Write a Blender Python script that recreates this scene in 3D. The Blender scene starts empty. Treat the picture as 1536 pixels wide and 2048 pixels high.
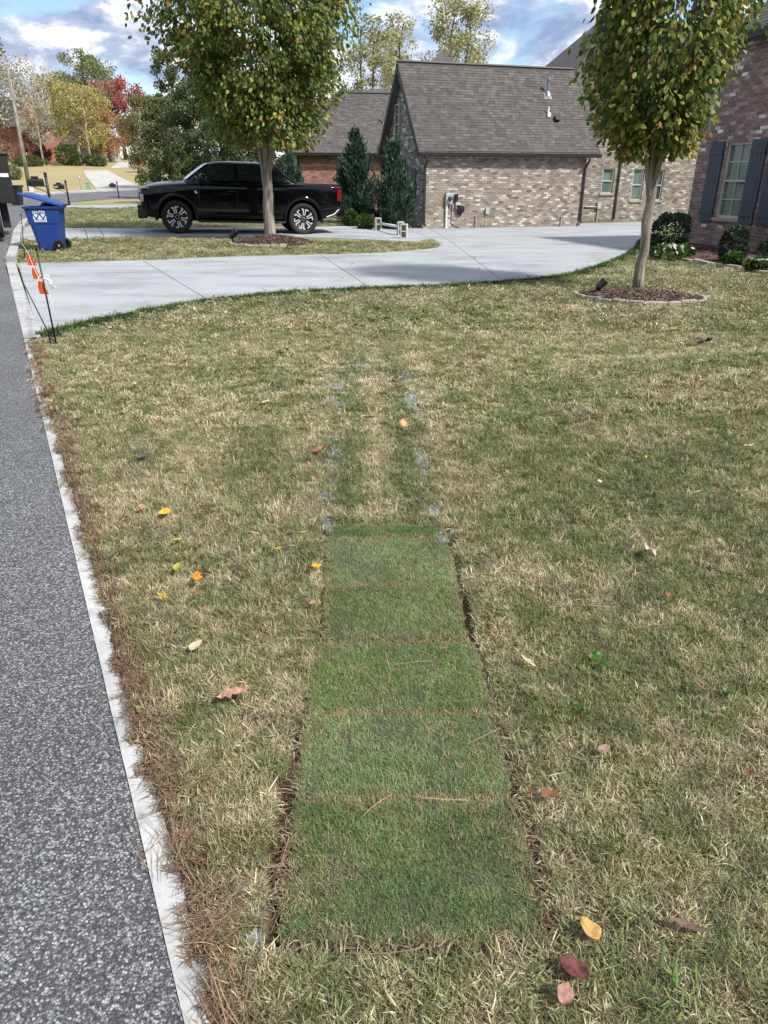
import bpy, bmesh, math, random
import numpy as np
from mathutils import Vector, Matrix, geometry as mgeo
R = math.radians
rnd = random.Random(7)
rng = np.random.default_rng(11)
scene = bpy.context.scene

# ------------------------------------------------------------ camera
F, TH, CAMH = 1425.0, R(25.0), 1.58        # focal length in photo pixels, downward pitch, eye height
cam_d = bpy.data.cameras.new('camera'); cam = bpy.data.objects.new('camera', cam_d)
scene.collection.objects.link(cam); scene.camera = cam
cam_d.sensor_fit = 'VERTICAL'; cam_d.sensor_height = 36.0; cam_d.lens = 36.0 * F / 2048
cam_d.clip_start = 0.05; cam_d.clip_end = 3000
cam.location = (0, 0, CAMH); cam.rotation_euler = (math.pi / 2 - TH, 0, 0)

# ------------------------------------------------------------ sky and sun
SUN_AZ, SUN_EL = R(52), R(49)              # azimuth to the right of straight behind the camera
sd = Vector((math.sin(SUN_AZ) * math.cos(SUN_EL), -math.cos(SUN_AZ) * math.cos(SUN_EL), math.sin(SUN_EL)))
sun_d = bpy.data.lights.new('sun', 'SUN'); sun = bpy.data.objects.new('sun', sun_d); scene.collection.objects.link(sun)
sun_d.energy = 4.0; sun_d.angle = R(4.0); sun_d.color = (1.0, 0.965, 0.91)
sun.rotation_euler = sd.to_track_quat('Z', 'Y').to_euler(); sun.location = (20, -20, 40)
world = bpy.data.worlds.new('World'); scene.world = world; world.use_nodes = True
wn, wl = world.node_tree.nodes, world.node_tree.links
wn.clear()
def WN(t, **k):
    n = wn.new(t)
    for a, b in k.items(): setattr(n, a, b)
    return n
w_out = WN('ShaderNodeOutputWorld'); w_bg = WN('ShaderNodeBackground'); w_bg.inputs['Strength'].default_value = 0.125
sky = WN('ShaderNodeTexSky', sky_type='NISHITA', sun_disc=False)
sky.sun_elevation = SUN_EL; sky.sun_rotation = math.pi - SUN_AZ; sky.altitude = 200; sky.air_density = 1.0; sky.dust_density = 0.6; sky.ozone_density = 2.6
tc = WN('ShaderNodeTexCoord'); sep = WN('ShaderNodeSeparateXYZ'); wl.new(tc.outputs['Generated'], sep.inputs[0])
mp = WN('ShaderNodeMapping'); mp.inputs['Scale'].default_value = (1.0, 1.0, 2.1); mp.inputs['Location'].default_value = (0.37, 0.2, 0.11)
wl.new(tc.outputs['Generated'], mp.inputs[0])
def wnoise(scale, det, rough, dist):
    n = WN('ShaderNodeTexNoise'); n.inputs['Scale'].default_value = scale; n.inputs['Detail'].default_value = det
    n.inputs['Roughness'].default_value = rough; n.inputs['Distortion'].default_value = dist
    wl.new(mp.outputs[0], n.inputs['Vector']); return n
n1 = wnoise(7.0, 10, 0.58, 0.3); n2 = wnoise(10.5, 9, 0.6, 0.35)
def wramp(src, pts):
    r = WN('ShaderNodeValToRGB'); e = r.color_ramp.elements
    e[0].position, e[0].color = pts[0][0], (*pts[0][1], 1); e[1].position, e[1].color = pts[-1][0], (*pts[-1][1], 1)
    for p, c in pts[1:-1]:
        q = e.new(p); q.color = (*c, 1)
    wl.new(src, r.inputs[0]); return r
cov = wramp(n1.outputs['Fac'], [(0.40, (0, 0, 0)), (0.50, (1, 1, 1))])
ccol = wramp(n2.outputs['Fac'], [(0.38, (1.9, 2.5, 3.9)), (0.46, (3.0, 3.5, 4.6)), (0.54, (6.2, 6.4, 6.8))])
mixc = WN('ShaderNodeMix', data_type='RGBA'); wl.new(cov.outputs[0], mixc.inputs['Factor']); wl.new(sky.outputs[0], mixc.inputs['A']); wl.new(ccol.outputs[0], mixc.inputs['B'])
wl.new(mixc.outputs['Result'], w_bg.inputs['Color']); wl.new(w_bg.outputs[0], w_out.inputs[0])
vs = scene.view_settings
vs.view_transform = 'Standard'; vs.look = 'None'; vs.gamma = 1.0; vs.use_curve_mapping = False; vs.exposure = 0.53
scene.cycles.max_bounces = 6; scene.cycles.transparent_max_bounces = 8
scene.cycles.caustics_reflective = False; scene.cycles.caustics_refractive = False

# ------------------------------------------------------------ layout helpers: a place on the ground from the sight line to it
def sstep(a, b, x):
    t = np.clip((np.asarray(x, float) - a) / (b - a), 0, 1); return t * t * (3 - 2 * t)
def tz(x, y):
    x = np.asarray(x, float); y = np.asarray(y, float)
    left = 1 - sstep(-2, 2.0, x)
    zl = np.interp(y, [-50, 18, 23, 30, 45, 60, 72, 90, 120, 160, 300, 600], [0, 0, .06, .08, .2, .25, .65, 1.7, 3.9, 5.6, 9, 12])
    zl = zl + 0.026 * np.clip(-x - 2.4, 0, 7) * sstep(19, 22, y) * (1 - sstep(25, 32, y))
    zr = np.interp(y, [-50, 22, 29, 37, 60, 120, 600], [0, 0, -.1, -.2, -.1, 2.5, 10])
    z = zl * left + zr * (1 - left)
    bx, by = (x - 3.6), (y - 5.7)
    z = z + 0.26 * np.exp(-(bx / 2.0) ** 2 - np.where(by > 0, (by / 0.75) ** 2, (by / 1.9) ** 2))
    kd = (x + .411 + .5056 * (y - .887)) * .892
    z = z + .028 * sstep(.015, .085, kd) * (1 - sstep(7.0, 7.9, y))
    return z
def ray(px, py):
    dx = (px - 768) / F; dy = (1024 - py) / F; c, s = math.cos(TH), math.sin(TH)
    return dx, c + s * dy, -s + c * dy
def PY(px, py, Y):
    dx, fw, up = ray(px, py); t = Y / fw; return Vector((dx * t, Y, CAMH + up * t))
def G(px, py, off=0.0):
    dx, fw, up = ray(px, py); t = 0.3; 
    for k in range(4000):
        t2 = t * 1.006 + 0.002
        if CAMH + up * t2 < float(tz(dx * t2, fw * t2)) + off or t2 > 400: break
        t = t2
    for k in range(14):
        tm = (t + t2) / 2
        if CAMH + up * tm < float(tz(dx * tm, fw * tm)) + off: t2 = tm
        else: t = tm
    return Vector((dx * t, fw * t, CAMH + up * t))
def proj(p):
    x, y, z = p[0], p[1], p[2] - CAMH; c, s = math.cos(TH), math.sin(TH)
    zc = y * c - z * s; yc = y * s + z * c
    return 768 + F * x / zc, 1024 - F * yc / zc
def in_poly(x, y, poly):
    x = np.asarray(x); y = np.asarray(y); ins = np.zeros(x.shape, bool); n = len(poly)
    for i in range(n):
        x0, y0 = poly[i][:2]; x1, y1 = poly[(i + 1) % n][:2]
        c = ((y0 > y) != (y1 > y)) & (x < (x1 - x0) * (y - y0) / ((y1 - y0) if y1 != y0 else 1e-9) + x0)
        ins ^= c
    return ins
def vnoise(x, y, seed=0):
    x = np.asarray(x, float); y = np.asarray(y, float)
    xi = np.floor(x).astype(np.int64); yi = np.floor(y).astype(np.int64); fx = x - xi; fy = y - yi
    def h(a, b):
        n = (a * 374761393 + b * 668265263 + seed * 974711) & 0x7fffffff
        n = ((n ^ (n >> 13)) * 1274126177) & 0x7fffffff
        return ((n ^ (n >> 16)) & 0xffff) / 65535.0
    fx = fx * fx * (3 - 2 * fx); fy = fy * fy * (3 - 2 * fy)
    return (h(xi, yi) * (1 - fx) + h(xi + 1, yi) * fx) * (1 - fy) + (h(xi, yi + 1) * (1 - fx) + h(xi + 1, yi + 1) * fx) * fy
def fbm(x, y, seed=0, oct=3):
    s = 0; a = 1; t = 0
    for k in range(oct):
        s = s + a * vnoise(x * 2 ** k, y * 2 ** k, seed + k); t += a; a *= .5
    return s / t

# ------------------------------------------------------------ materials
def newmat(name):
    m = bpy.data.materials.new(name); m.use_nodes = True; nt = m.node_tree; b = nt.nodes['Principled BSDF']; return m, nt, b
def N(nt, t, **k):
    n = nt.nodes.new(t)
    for a, b in k.items(): setattr(n, a, b)
    return n
def noise(nt, scale, det=4, rough=.6, vec=None, stretch=None):
    n = N(nt, 'ShaderNodeTexNoise'); n.inputs['Scale'].default_value = scale; n.inputs['Detail'].default_value = det; n.inputs['Roughness'].default_value = rough
    t = N(nt, 'ShaderNodeTexCoord'); src = t.outputs['Object']
    if stretch:
        mm = N(nt, 'ShaderNodeMapping'); mm.inputs['Scale'].default_value = stretch; nt.links.new(src, mm.inputs[0]); src = mm.outputs[0]
    nt.links.new(src, n.inputs['Vector']); return n
def ramp(nt, src, pts):
    r = N(nt, 'ShaderNodeValToRGB'); e = r.color_ramp.elements
    def c4(c): return (c, c, c, 1) if isinstance(c, (int, float)) else (*c, 1)
    e[0].position, e[0].color = pts[0][0], c4(pts[0][1]); e[1].position, e[1].color = pts[-1][0], c4(pts[-1][1])
    for p, c in pts[1:-1]:
        q = e.new(p); q.color = c4(c)
    nt.links.new(src, r.inputs[0]); return r
def mul(nt, a, b, fac=1.0, mode='MULTIPLY'):
    m = N(nt, 'ShaderNodeMix', data_type='RGBA', blend_type=mode); m.inputs['Factor'].default_value = fac
    for s, i in ((a, 'A'), (b, 'B')):
        if hasattr(s, 'links'): nt.links.new(s, m.inputs[i])
        else: m.inputs[i].default_value = (*s, 1)
    return m.outputs['Result']
def bump(nt, b, src, strength=.3, dist=.01):
    n = N(nt, 'ShaderNodeBump'); n.inputs['Strength'].default_value = strength; n.inputs['Distance'].default_value = dist
    nt.links.new(src, n.inputs['Height']); nt.links.new(n.outputs[0], b.inputs['Normal']); return n
def pm(name, col, rough=.6, var=.25, scale=6, bmp=0, bscale=60, metal=0, coat=0, attr=None, spec=.5, bdist=.004, stretch=None):
    m, nt, b = newmat(name)
    b.inputs['Roughness'].default_value = rough; b.inputs['Metallic'].default_value = metal; b.inputs['Coat Weight'].default_value = coat
    b.inputs['Coat Roughness'].default_value = .03; b.inputs['Specular IOR Level'].default_value = spec
    if attr:
        a = N(nt, 'ShaderNodeAttribute', attribute_name=attr); src = a.outputs['Color']
    else: src = col
    n = noise(nt, scale, 5, .6, stretch=stretch); r = ramp(nt, n.outputs['Fac'], [(.3, 1 - var), (.7, 1 + var)])
    nt.links.new(mul(nt, src, r.outputs[0]), b.inputs['Base Color'])
    if bmp:
        n2 = noise(nt, bscale, 4, .6, stretch=stretch); bump(nt, b, n2.outputs['Fac'], bmp, bdist)
    return m
def leafmat(name, trans=.3, rough=.55, inst=False):
    m, nt, b = newmat(name); out = nt.nodes['Material Output']
    a = N(nt, 'ShaderNodeAttribute', attribute_name='col'); src = a.outputs['Color']
    if inst:
        a2 = N(nt, 'ShaderNodeAttribute', attribute_name='tc', attribute_type='INSTANCER'); src = mul(nt, a2.outputs['Color'], src)
    if name == 'dry_leaf':
        n_ = noise(nt, 60, 5, .7); src = mul(nt, src, ramp(nt, n_.outputs['Fac'], [(.28, .45), (.5, .95), (.7, 1.25)]).outputs[0]); bump(nt, b, n_.outputs['Fac'], .6, .01)
    nt.links.new(src, b.inputs['Base Color']); b.inputs['Roughness'].default_value = rough; b.inputs['Specular IOR Level'].default_value = .3
    t = N(nt, 'ShaderNodeBsdfTranslucent'); nt.links.new(src, t.inputs['Color'])
    mx = N(nt, 'ShaderNodeMixShader'); mx.inputs[0].default_value = trans
    nt.links.new(b.outputs[0], mx.inputs[1]); nt.links.new(t.outputs[0], mx.inputs[2]); nt.links.new(mx.outputs[0], out.inputs['Surface'])
    return m
M = {}
M['leaf'] = leafmat('leaf_surface', .34); M['blade'] = leafmat('grass_blade', .22, .6, True); M['dryleaf'] = leafmat('dry_leaf', .18, .6)
M['bark'] = pm('bark', (.26, .225, .185), .9, .72, 11, 1.0, 26, bdist=.035, stretch=(1, 1, .16))
M['darkbark'] = pm('dark_bark', (.10, .085, .07), .9, .35, 8, .5, 20, bdist=.02, stretch=(1, 1, .3))
M['palebark'] = pm('pale_bark', (.42, .38, .33), .9, .35, 2, .3, 9, bdist=.02)
M['brick'] = pm('brick_face', None, .88, .26, 26, .7, 120, attr='col', bdist=.004)
M['mortar'] = pm('mortar', (.42, .38, .33), .95, .2, 4, .3, 90)
M['mortar_grey'] = pm('mortar_grey', (.30, .28, .27), .95, .2, 4, .3, 90)
M['shingle'] = pm('shingle', None, .95, .22, 5, .6, 220, attr='col', bdist=.003)
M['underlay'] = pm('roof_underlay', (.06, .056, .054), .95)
M['trim'] = pm('brown_trim', (.022, .019, .018), .55, .15)
M['greytrim'] = pm('grey_trim', (.15, .14, .135), .6, .15)
M['white'] = pm('white_paint', (.72, .72, .70), .5, .06)
M['frame'] = pm('window_frame', (.46, .44, .40), .55, .08)
M['glass'] = pm('window_glass', (.03, .05, .05), .04, .1, 1, spec=.9)
M['blind'] = pm('blind_cloth', (.58, .72, .66), .7, .15, 3)
M['shutter'] = pm('shutter_blue', (.036, .052, .082), .55, .1, 3)
M['black'] = pm('black_metal', (.012, .012, .013), .45, .2)
M['galv'] = pm('galvanised', (.30, .32, .34), .35, .2, 8, metal=.7)
M['stone'] = pm('edging_stone', (.35, .30, .26), .9, .25, 9, .6, 60, bdist=.006)
M['cinder'] = pm('cinder_block', (.52, .50, .46), .95, .15, 12, .5, 120)
def pm_mulch():
    m = pm('mulch_chip', None, .95, .3, 20, attr='col'); return m
M['mulch'] = pm_mulch()

# ------------------------------------------------------------ mesh building
class MB:
    def __init__(s): s.v = []; s.f = []; s.m = []; s.c = []
    def add(s, vs, fs, m=0, col=(1, 1, 1)):
        b = len(s.v); s.v.extend(tuple(v) for v in vs); s.f.extend(tuple(i + b for i in f) for f in fs); s.m.extend([m] * len(fs))
        s.c.extend([col] * len(vs)) if not isinstance(col, list) else s.c.extend(col)
        return s
    def box(s, c, d, rot=None, m=0, col=(1, 1, 1)):
        hx, hy, hz = d[0] / 2, d[1] / 2, d[2] / 2; c = Vector(c)
        P = [Vector((x, y, z)) for z in (-hz, hz) for y in (-hy, hy) for x in (-hx, hx)]
        if rot is not None: P = [rot @ p for p in P]
        return s.add([p + c for p in P], [(0, 2, 3, 1), (4, 5, 7, 6), (0, 1, 5, 4), (2, 6, 7, 3), (0, 4, 6, 2), (1, 3, 7, 5)], m, col)
    def hexa(s, P, m=0, col=(1, 1, 1)):     # 8 corners in box order
        return s.add(P, [(0, 2, 3, 1), (4, 5, 7, 6), (0, 1, 5, 4), (2, 6, 7, 3), (0, 4, 6, 2), (1, 3, 7, 5)], m, col)
    def tube(s, pts, r, seg=8, m=0, col=(1, 1, 1), caps=True, jit=0):
        pts = [Vector(p) for p in pts]; n = len(pts); rr = r if isinstance(r, (list, tuple)) else [r] * n
        t0 = (pts[1] - pts[0]).normalized(); a = Vector((0, 0, 1)) if abs(t0.z) < .9 else Vector((1, 0, 0)); x = t0.cross(a).normalized()
        vs = []
        for i in range(n):
            t = ((pts[min(i + 1, n - 1)] - pts[max(i - 1, 0)])).normalized(); x = (x - t * x.dot(t)).normalized(); y = t.cross(x)
            for k in range(seg):
                q = 2 * math.pi * k / seg; ra = rr[i] * (1 + (rnd.uniform(-jit, jit) if jit else 0)); vs.append(pts[i] + (x * math.cos(q) + y * math.sin(q)) * ra)
        fs = [(i * seg + k, i * seg + (k + 1) % seg, (i + 1) * seg + (k + 1) % seg, (i + 1) * seg + k) for i in range(n - 1) for k in range(seg)]
        if caps: fs += [tuple(range(seg))[::-1], tuple(range((n - 1) * seg, n * seg))]
        return s.add(vs, fs, m, col)
    def lathe(s, prof, o=(0, 0, 0), ax='z', seg=20, m=0, col=(1, 1, 1), caps=True):
        vs = []; o = Vector(o)
        for r, z in prof:
            for k in range(seg):
                q = 2 * math.pi * k / seg; c, d = r * math.cos(q), r * math.sin(q)
                vs.append(o + Vector((c, d, z) if ax == 'z' else (c, z, d) if ax == 'y' else (z, c, d)))
        n = len(prof); fs = [(i * seg + k, i * seg + (k + 1) % seg, (i + 1) * seg + (k + 1) % seg, (i + 1) * seg + k) for i in range(n - 1) for k in range(seg)]
        if caps and prof[0][0] > 1e-6: fs.append(tuple(range(seg))[::-1])
        if caps and prof[-1][0] > 1e-6: fs.append(tuple(range((n - 1) * seg, n * seg)))
        return s.add(vs, fs, m, col)
    def extrude(s, poly, vec, m=0, col=(1, 1, 1)):   # planar polygon pushed along vec
        P = [Vector(p) for p in poly]; v = Vector(vec); n = len(P)
        return s.add(P + [p + v for p in P], [tuple(range(n))[::-1], tuple(range(n, 2 * n))] + [(i, (i + 1) % n, n + (i + 1) % n, n + i) for i in range(n)], m, col)
    def mesh(s, name, mats):
        me = bpy.data.meshes.new(name); me.from_pydata(s.v, [], s.f); 
        for m in mats: me.materials.append(m)
        if any(s.m): me.polygons.foreach_set('material_index', s.m)
        a = me.attributes.new('col', 'FLOAT_COLOR', 'POINT'); c = np.ones((len(s.v), 4), np.float32); c[:, :3] = np.array(s.c, np.float32).reshape(-1, 3); a.data.foreach_set('color', c.ravel())
        me.update(); return me
    def build(s, name, mats, parent=None, smooth=False, bevel=0, subsurf=0, fix=True):
        mats = mats if isinstance(mats, (list, tuple)) else [mats]
        me = s.mesh(name, mats)
        if fix and len(s.f) < 60000:
            bm = bmesh.new(); bm.from_mesh(me); bmesh.ops.recalc_face_normals(bm, faces=bm.faces); bm.to_mesh(me); bm.free()
        if smooth: me.polygons.foreach_set('use_smooth', [True] * len(me.polygons)); 
        return link(name, me, parent, bevel, subsurf)
def link(name, me, parent=None, bevel=0, subsurf=0):
    o = bpy.data.objects.new(name, me); scene.collection.objects.link(o)
    if parent is not None: o.parent = parent
    if bevel:
        b = o.modifiers.new('bevel', 'BEVEL'); b.width = bevel; b.segments = 2; b.limit_method = 'ANGLE'; b.angle_limit = R(40)
    if subsurf:
        q = o.modifiers.new('subsurf', 'SUBSURF'); q.levels = subsurf; q.render_levels = subsurf
    return o
def tag(o, label=None, cat=None, group=None, kind=None):
    if label: o['label'] = label
    if cat: o['category'] = cat
    if group: o['group'] = group
    if kind: o['kind'] = kind
    return o
def thing(name, label, cat, loc=(0, 0, 0), rz=0, group=None):
    o = bpy.data.objects.new(name, None); scene.collection.objects.link(o); o.location = loc; o.rotation_euler = (0, 0, rz); o.empty_display_size = .2
    return tag(o, label, cat, group)
def copy_tree(o, parent=None):
    c = o.copy(); scene.collection.objects.link(c); c.parent = parent
    for ch in list(o.children): copy_tree(ch, c)
    return c
def apply_mods(o):
    dg = bpy.context.evaluated_depsgraph_get(); me = bpy.data.meshes.new_from_object(o.evaluated_get(dg)); o.modifiers.clear(); o.data = me; return o
# ============================================================ GROUND, ROAD, DRIVEWAYS
def resample(poly, step):
    out = []
    n = len(poly)
    for i in range(n):
        a = Vector(poly[i][:2]); b = Vector(poly[(i + 1) % n][:2]); k = max(1, int((b - a).length / step))
        out += [a.lerp(b, j / k) for j in range(k)]
    return out
def smooth_line(pts, k=3):
    P = [Vector(p[:2]) for p in pts]; out = []
    for i in range(len(P) - 1):
        p0, p1, p2, p3 = P[max(i - 1, 0)], P[i], P[i + 1], P[min(i + 2, len(P) - 1)]
        for j in range(k):
            t = j / k
            out.append(.5 * ((2 * p1) + (p2 - p0) * t + (2 * p0 - 5 * p1 + 4 * p2 - p3) * t * t + (3 * p1 - p0 - 3 * p2 + p3) * t ** 3))
    return out + [P[-1]]
def sheet_mb(poly, grid, zoff, depth=.1, col=(1, 1, 1), zf=None):
    zf = zf or tz
    poly = resample(poly, grid); n = len(poly)
    xs = [p.x for p in poly]; ys = [p.y for p in poly]
    gx, gy = np.meshgrid(np.arange(min(xs), max(xs), grid), np.arange(min(ys), max(ys), grid)); gx = gx.ravel(); gy = gy.ravel()
    ins = in_poly(gx, gy, poly)
    pts = poly + [Vector((a, b)) for a, b in zip(gx[ins], gy[ins])]
    v, e, f, *_ = mgeo.delaunay_2d_cdt(pts, [(i, (i + 1) % n) for i in range(n)], [], 1, 1e-4)
    mb = MB(); z = zf(np.array([p.x for p in v]), np.array([p.y for p in v])) + zoff
    mb.add([(p.x, p.y, float(q)) for p, q in zip(v, z)], [tuple(q) for q in f], 0, col)
    zz = zf(np.array(xs), np.array(ys)) + zoff
    vs = [(poly[i].x, poly[i].y, float(zz[i])) for i in range(n)] + [(poly[i].x, poly[i].y, float(zz[i]) - depth) for i in range(n)]
    mb.add(vs, [(i, (i + 1) % n, n + (i + 1) % n, n + i) for i in range(n)], 0, col)
    return mb
g2 = lambda L: [G(*p) for p in L]
def edge_x(y): return -.411 - .5056 * (y - .887)      # where the asphalt meets the kerb, straight part
ROAD_EDGE = [Vector((edge_x(y), y)) for y in (-14, -6, 0, 4, 8, 12, 16)] + [p.to_2d() for p in g2([(24, 480), (36, 455), (58, 434), (92, 417)])]
NEAR_EDGE = [p.to_2d() for p in g2([(130, 405), (190, 399), (290, 396), (430, 393)])]
FAR_EDGE = [p.to_2d() for p in g2([(430, 377), (247, 381), (130, 387), (30, 394), (-90, 402)])]
road_line = smooth_line(ROAD_EDGE, 4)
nrm = Vector((.892, .451))
ROAD = road_line + NEAR_EDGE + FAR_EDGE + [Vector((edge_x(y) - 8.2, y - 1.5)) for y in (24, 12, 0, -14)]
near_edge = smooth_line(g2([(36, 676), (115, 660), (180, 646), (250, 632), (400, 605), (560, 588), (700, 580), (900, 572), (1050, 562), (1150, 547), (1230, 521), (1268, 500), (1285, 478)]), 4)
MAIN = [Vector((edge_x(8.0) + .18, 8.0))] + near_edge[1:] + [Vector((7.7, 22.2)), Vector((9.3, 27)), Vector((14.5, 36.6)), Vector((3.2, 31.2)), Vector((.9, 28.6))] + \
       smooth_line(g2([(800, 455), (835, 466), (862, 477), (880, 490), (862, 497), (800, 503), (700, 508), (500, 512), (300, 520), (36, 527)]), 4)
NEIGH = smooth_line(g2([(790, 452), (740, 450), (660, 453), (480, 455), (280, 457), (190, 456), (150, 457)]), 3) + g2([(45, 452)])[:1] + g2([(30, 472)]) + smooth_line(g2([(60, 480), (110, 479), (150, 478), (200, 474), (330, 471), (480, 473), (620, 475), (740, 479), (829, 483.5)]), 3) + g2([(862, 477), (835, 466)])
NEIGH = [p.to_2d() for p in NEIGH]; MAIN = [p.to_2d() for p in MAIN]
FARDRIVE = [p.to_2d() for p in g2([(292, 379.5), (245, 357), (215, 341), (168, 341), (170, 350), (195, 381)])]
FARROAD = [p.to_2d() for p in g2([(268, 336), (262, 324), (240, 324), (222, 336)])]
PATH = [p.to_2d() for p in g2([(132, 411), (290, 409.5), (400, 409), (400, 412), (290, 413), (200, 417), (132, 415)])]

def pm_concrete(name, col, stain=.16):
    m, nt, b = newmat(name); b.inputs['Roughness'].default_value = .85
    a = noise(nt, .55, 6, .62, stretch=(1, 1.9, 1)); r1 = ramp(nt, a.outputs['Fac'], [(.32, 1 - stain * 1.5), (.5, 1.0), (.7, 1 + stain * .6)])
    c = noise(nt, 9, 5, .65); r2 = ramp(nt, c.outputs['Fac'], [(.3, .93), (.7, 1.06)])
    d = noise(nt, 130, 3, .6); r3 = ramp(nt, d.outputs['Fac'], [(.3, .94), (.7, 1.05)])
    s = mul(nt, mul(nt, mul(nt, col, r1.outputs[0]), r2.outputs[0]), r3.outputs[0])
    if 'kerb' in name:
        e = noise(nt, 5.5, 6, .7); s = mul(nt, s, ramp(nt, e.outputs['Fac'], [(.29, .30), (.40, .80), (.52, 1.0)]).outputs[0])
    else:
        e = noise(nt, .8, 5, .65, stretch=(.35, 2.2, 1)); s = mul(nt, s, ramp(nt, e.outputs['Fac'], [(.30, .80), (.46, 1.0), (.66, 1.06)]).outputs[0])
    nt.links.new(s, b.inputs['Base Color'])
    bump(nt, b, d.outputs['Fac'], .25, .003); return m
M['concrete'] = pm_concrete('concrete', (.335, .347, .357), .19); M['kerb'] = pm_concrete('kerb_concrete', (.50, .50, .48), .2); M['kerb_grey'] = pm_concrete('grey_kerb', (.40, .40, .39), .3); M['fardrive'] = pm_concrete('old_concrete', (.44, .42, .38))
def pm_asphalt():
    m, nt, b = newmat('asphalt'); b.inputs['Roughness'].default_value = .82; b.inputs['Specular IOR Level'].default_value = .35
    t = N(nt, 'ShaderNodeTexCoord')
    wob = N(nt, 'ShaderNodeTexNoise'); wob.inputs['Scale'].default_value = 120; nt.links.new(t.outputs['Object'], wob.inputs['Vector'])
    wv = N(nt, 'ShaderNodeVectorMath', operation='MULTIPLY_ADD'); wv.inputs[1].default_value = (.006, .006, 0); nt.links.new(wob.outputs['Color'], wv.inputs[0]); nt.links.new(t.outputs['Object'], wv.inputs[2])
    v = N(nt, 'ShaderNodeTexVoronoi', feature='F1'); v.inputs['Scale'].default_value = 175; nt.links.new(wv.outputs[0], v.inputs['Vector'])
    sp = N(nt, 'ShaderNodeSeparateColor'); nt.links.new(v.outputs['Color'], sp.inputs[0])
    chip = ramp(nt, sp.outputs[0], [(.0, (.078, .080, .086)), (.46, (.108, .110, .118)), (.58, (.17, .173, .18)), (.82, (.29, .293, .30)), (1.0, (.47, .475, .48))])
    edge = ramp(nt, v.outputs['Distance'], [(.0, 1.0), (.42, .92), (.62, .45)])
    big = noise(nt, .9, 5, .6); r = ramp(nt, big.outputs['Fac'], [(.3, .84), (.7, 1.14)])
    oil = noise(nt, 3.2, 3, .5); r2 = ramp(nt, oil.outputs['Fac'], [(.18, .62), (.34, 1.0)])
    c = mul(nt, mul(nt, mul(nt, chip.outputs[0], edge.outputs[0]), r.outputs[0]), r2.outputs[0]); nt.links.new(c, b.inputs['Base Color'])
    bump(nt, b, edge.outputs[0], .7, .004); return m
M['asphalt'] = pm_asphalt()
def pm_ground():
    m, nt, b = newmat('lawn_soil'); b.inputs['Roughness'].default_value = .95; b.inputs['Specular IOR Level'].default_value = .15
    a = N(nt, 'ShaderNodeAttribute', attribute_name='col')
    f = noise(nt, 42, 6, .75, stretch=(1, .7, 1)); r1 = ramp(nt, f.outputs['Fac'], [(.30, .52), (.52, 1.0), (.72, 1.55)])
    g = noise(nt, 7, 5, .7); r2 = ramp(nt, g.outputs['Fac'], [(.3, .78), (.7, 1.22)])
    h = noise(nt, 1.3, 4, .6); r3 = ramp(nt, h.outputs['Fac'], [(.35, (.94, 1.0, .95)), (.65, (1.07, 1.0, .98))])
    nt.links.new(mul(nt, mul(nt, mul(nt, a.outputs['Color'], r1.outputs[0]), r2.outputs[0]), r3.outputs[0]), b.inputs['Base Color'])
    bump(nt, b, f.outputs['Fac'], .8, .02); return m
M['ground'] = pm_ground()

# sod bed outline and slabs ------------------------------------------------
SLABS = [  # photo rows (front, back), left/right edges front and back, colour, label
    (1886, 1607, (562, 1090), (592, 1033), (.135, .21, .082), 'front strip of new sod, dark green, its cut soil edge facing the viewer'),
    (1600, 1432, (594, 1023), (612, 992), (.205, .295, .14), 'pale grey green strip of new sod just behind the front dark green one'),
    (1428, 1291, (613, 987), (640, 948), (.15, .235, .085), 'mid green strip of new sod, third from the front'),
    (1281, 1178, (646, 933), (652, 915), (.175, .235, .095), 'olive strip of new sod just past the brown seam halfway along'),
    (1175, 1081, (652, 914), (655, 893), (.22, .305, .15), 'palest strip of new sod second from the far end of the row'),
    (1078, 1053, (655, 892), (655, 884), (.115, .20, .07), 'narrow dark green strip of new sod at the far end of the row'),
]
slab_quads = []
for yf, yb, xf, xb, c, lb in SLABS:
    slab_quads.append([G(xf[0], yf), G(xf[1], yf), G(xb[1], yb), G(xb[0], yb)])
TRENCH = [p.to_2d() for p in g2([(512, 1906), (560, 1922), (1132, 1905), (1078, 1680), (1036, 1560), (962, 1290), (898, 1052), (648, 1046), (632, 1290), (584, 1480), (540, 1640)])]
TREE_A = G(541, 480); TREE_B = G(1276, 581)
def ellipse(c, rx, ry, rot=0, n=40, wob=.05, seed=1):
    r_ = random.Random(seed); ph = [r_.uniform(0, 6.28) for _ in range(3)]; out = []
    for i in range(n):
        a = 2 * math.pi * i / n; k = 1 + wob * (math.sin(2 * a + ph[0]) + .6 * math.sin(3 * a + ph[1]) + .4 * math.sin(5 * a + ph[2]))
        x, y = rx * k * math.cos(a), ry * k * math.sin(a)
        out.append(Vector((c.x + x * math.cos(rot) - y * math.sin(rot), c.y + x * math.sin(rot) + y * math.cos(rot))))
    return out
ca = G(543, 487); cb = G(1275, 594)
RING_A = ellipse(ca, 1.12, .95, seed=2); RING_B = ellipse(cb, .90, .86, .1, seed=5)
HOUSE_BED = [p.to_2d() for p in g2([(1292, 512), (1330, 520), (1360, 521), (1420, 531), (1480, 540), (1545, 551), (1640, 566), (1700, 540), (1560, 505), (1375, 484), (1315, 480)])]
SHRUB_BED = [p.to_2d() for p in g2([(672, 430), (690, 441), (740, 447), (800, 452), (838, 459), (846, 452), (800, 436), (700, 424)])]
PAVED = [ROAD, MAIN, NEIGH, FARDRIVE, FARROAD, PATH]

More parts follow.
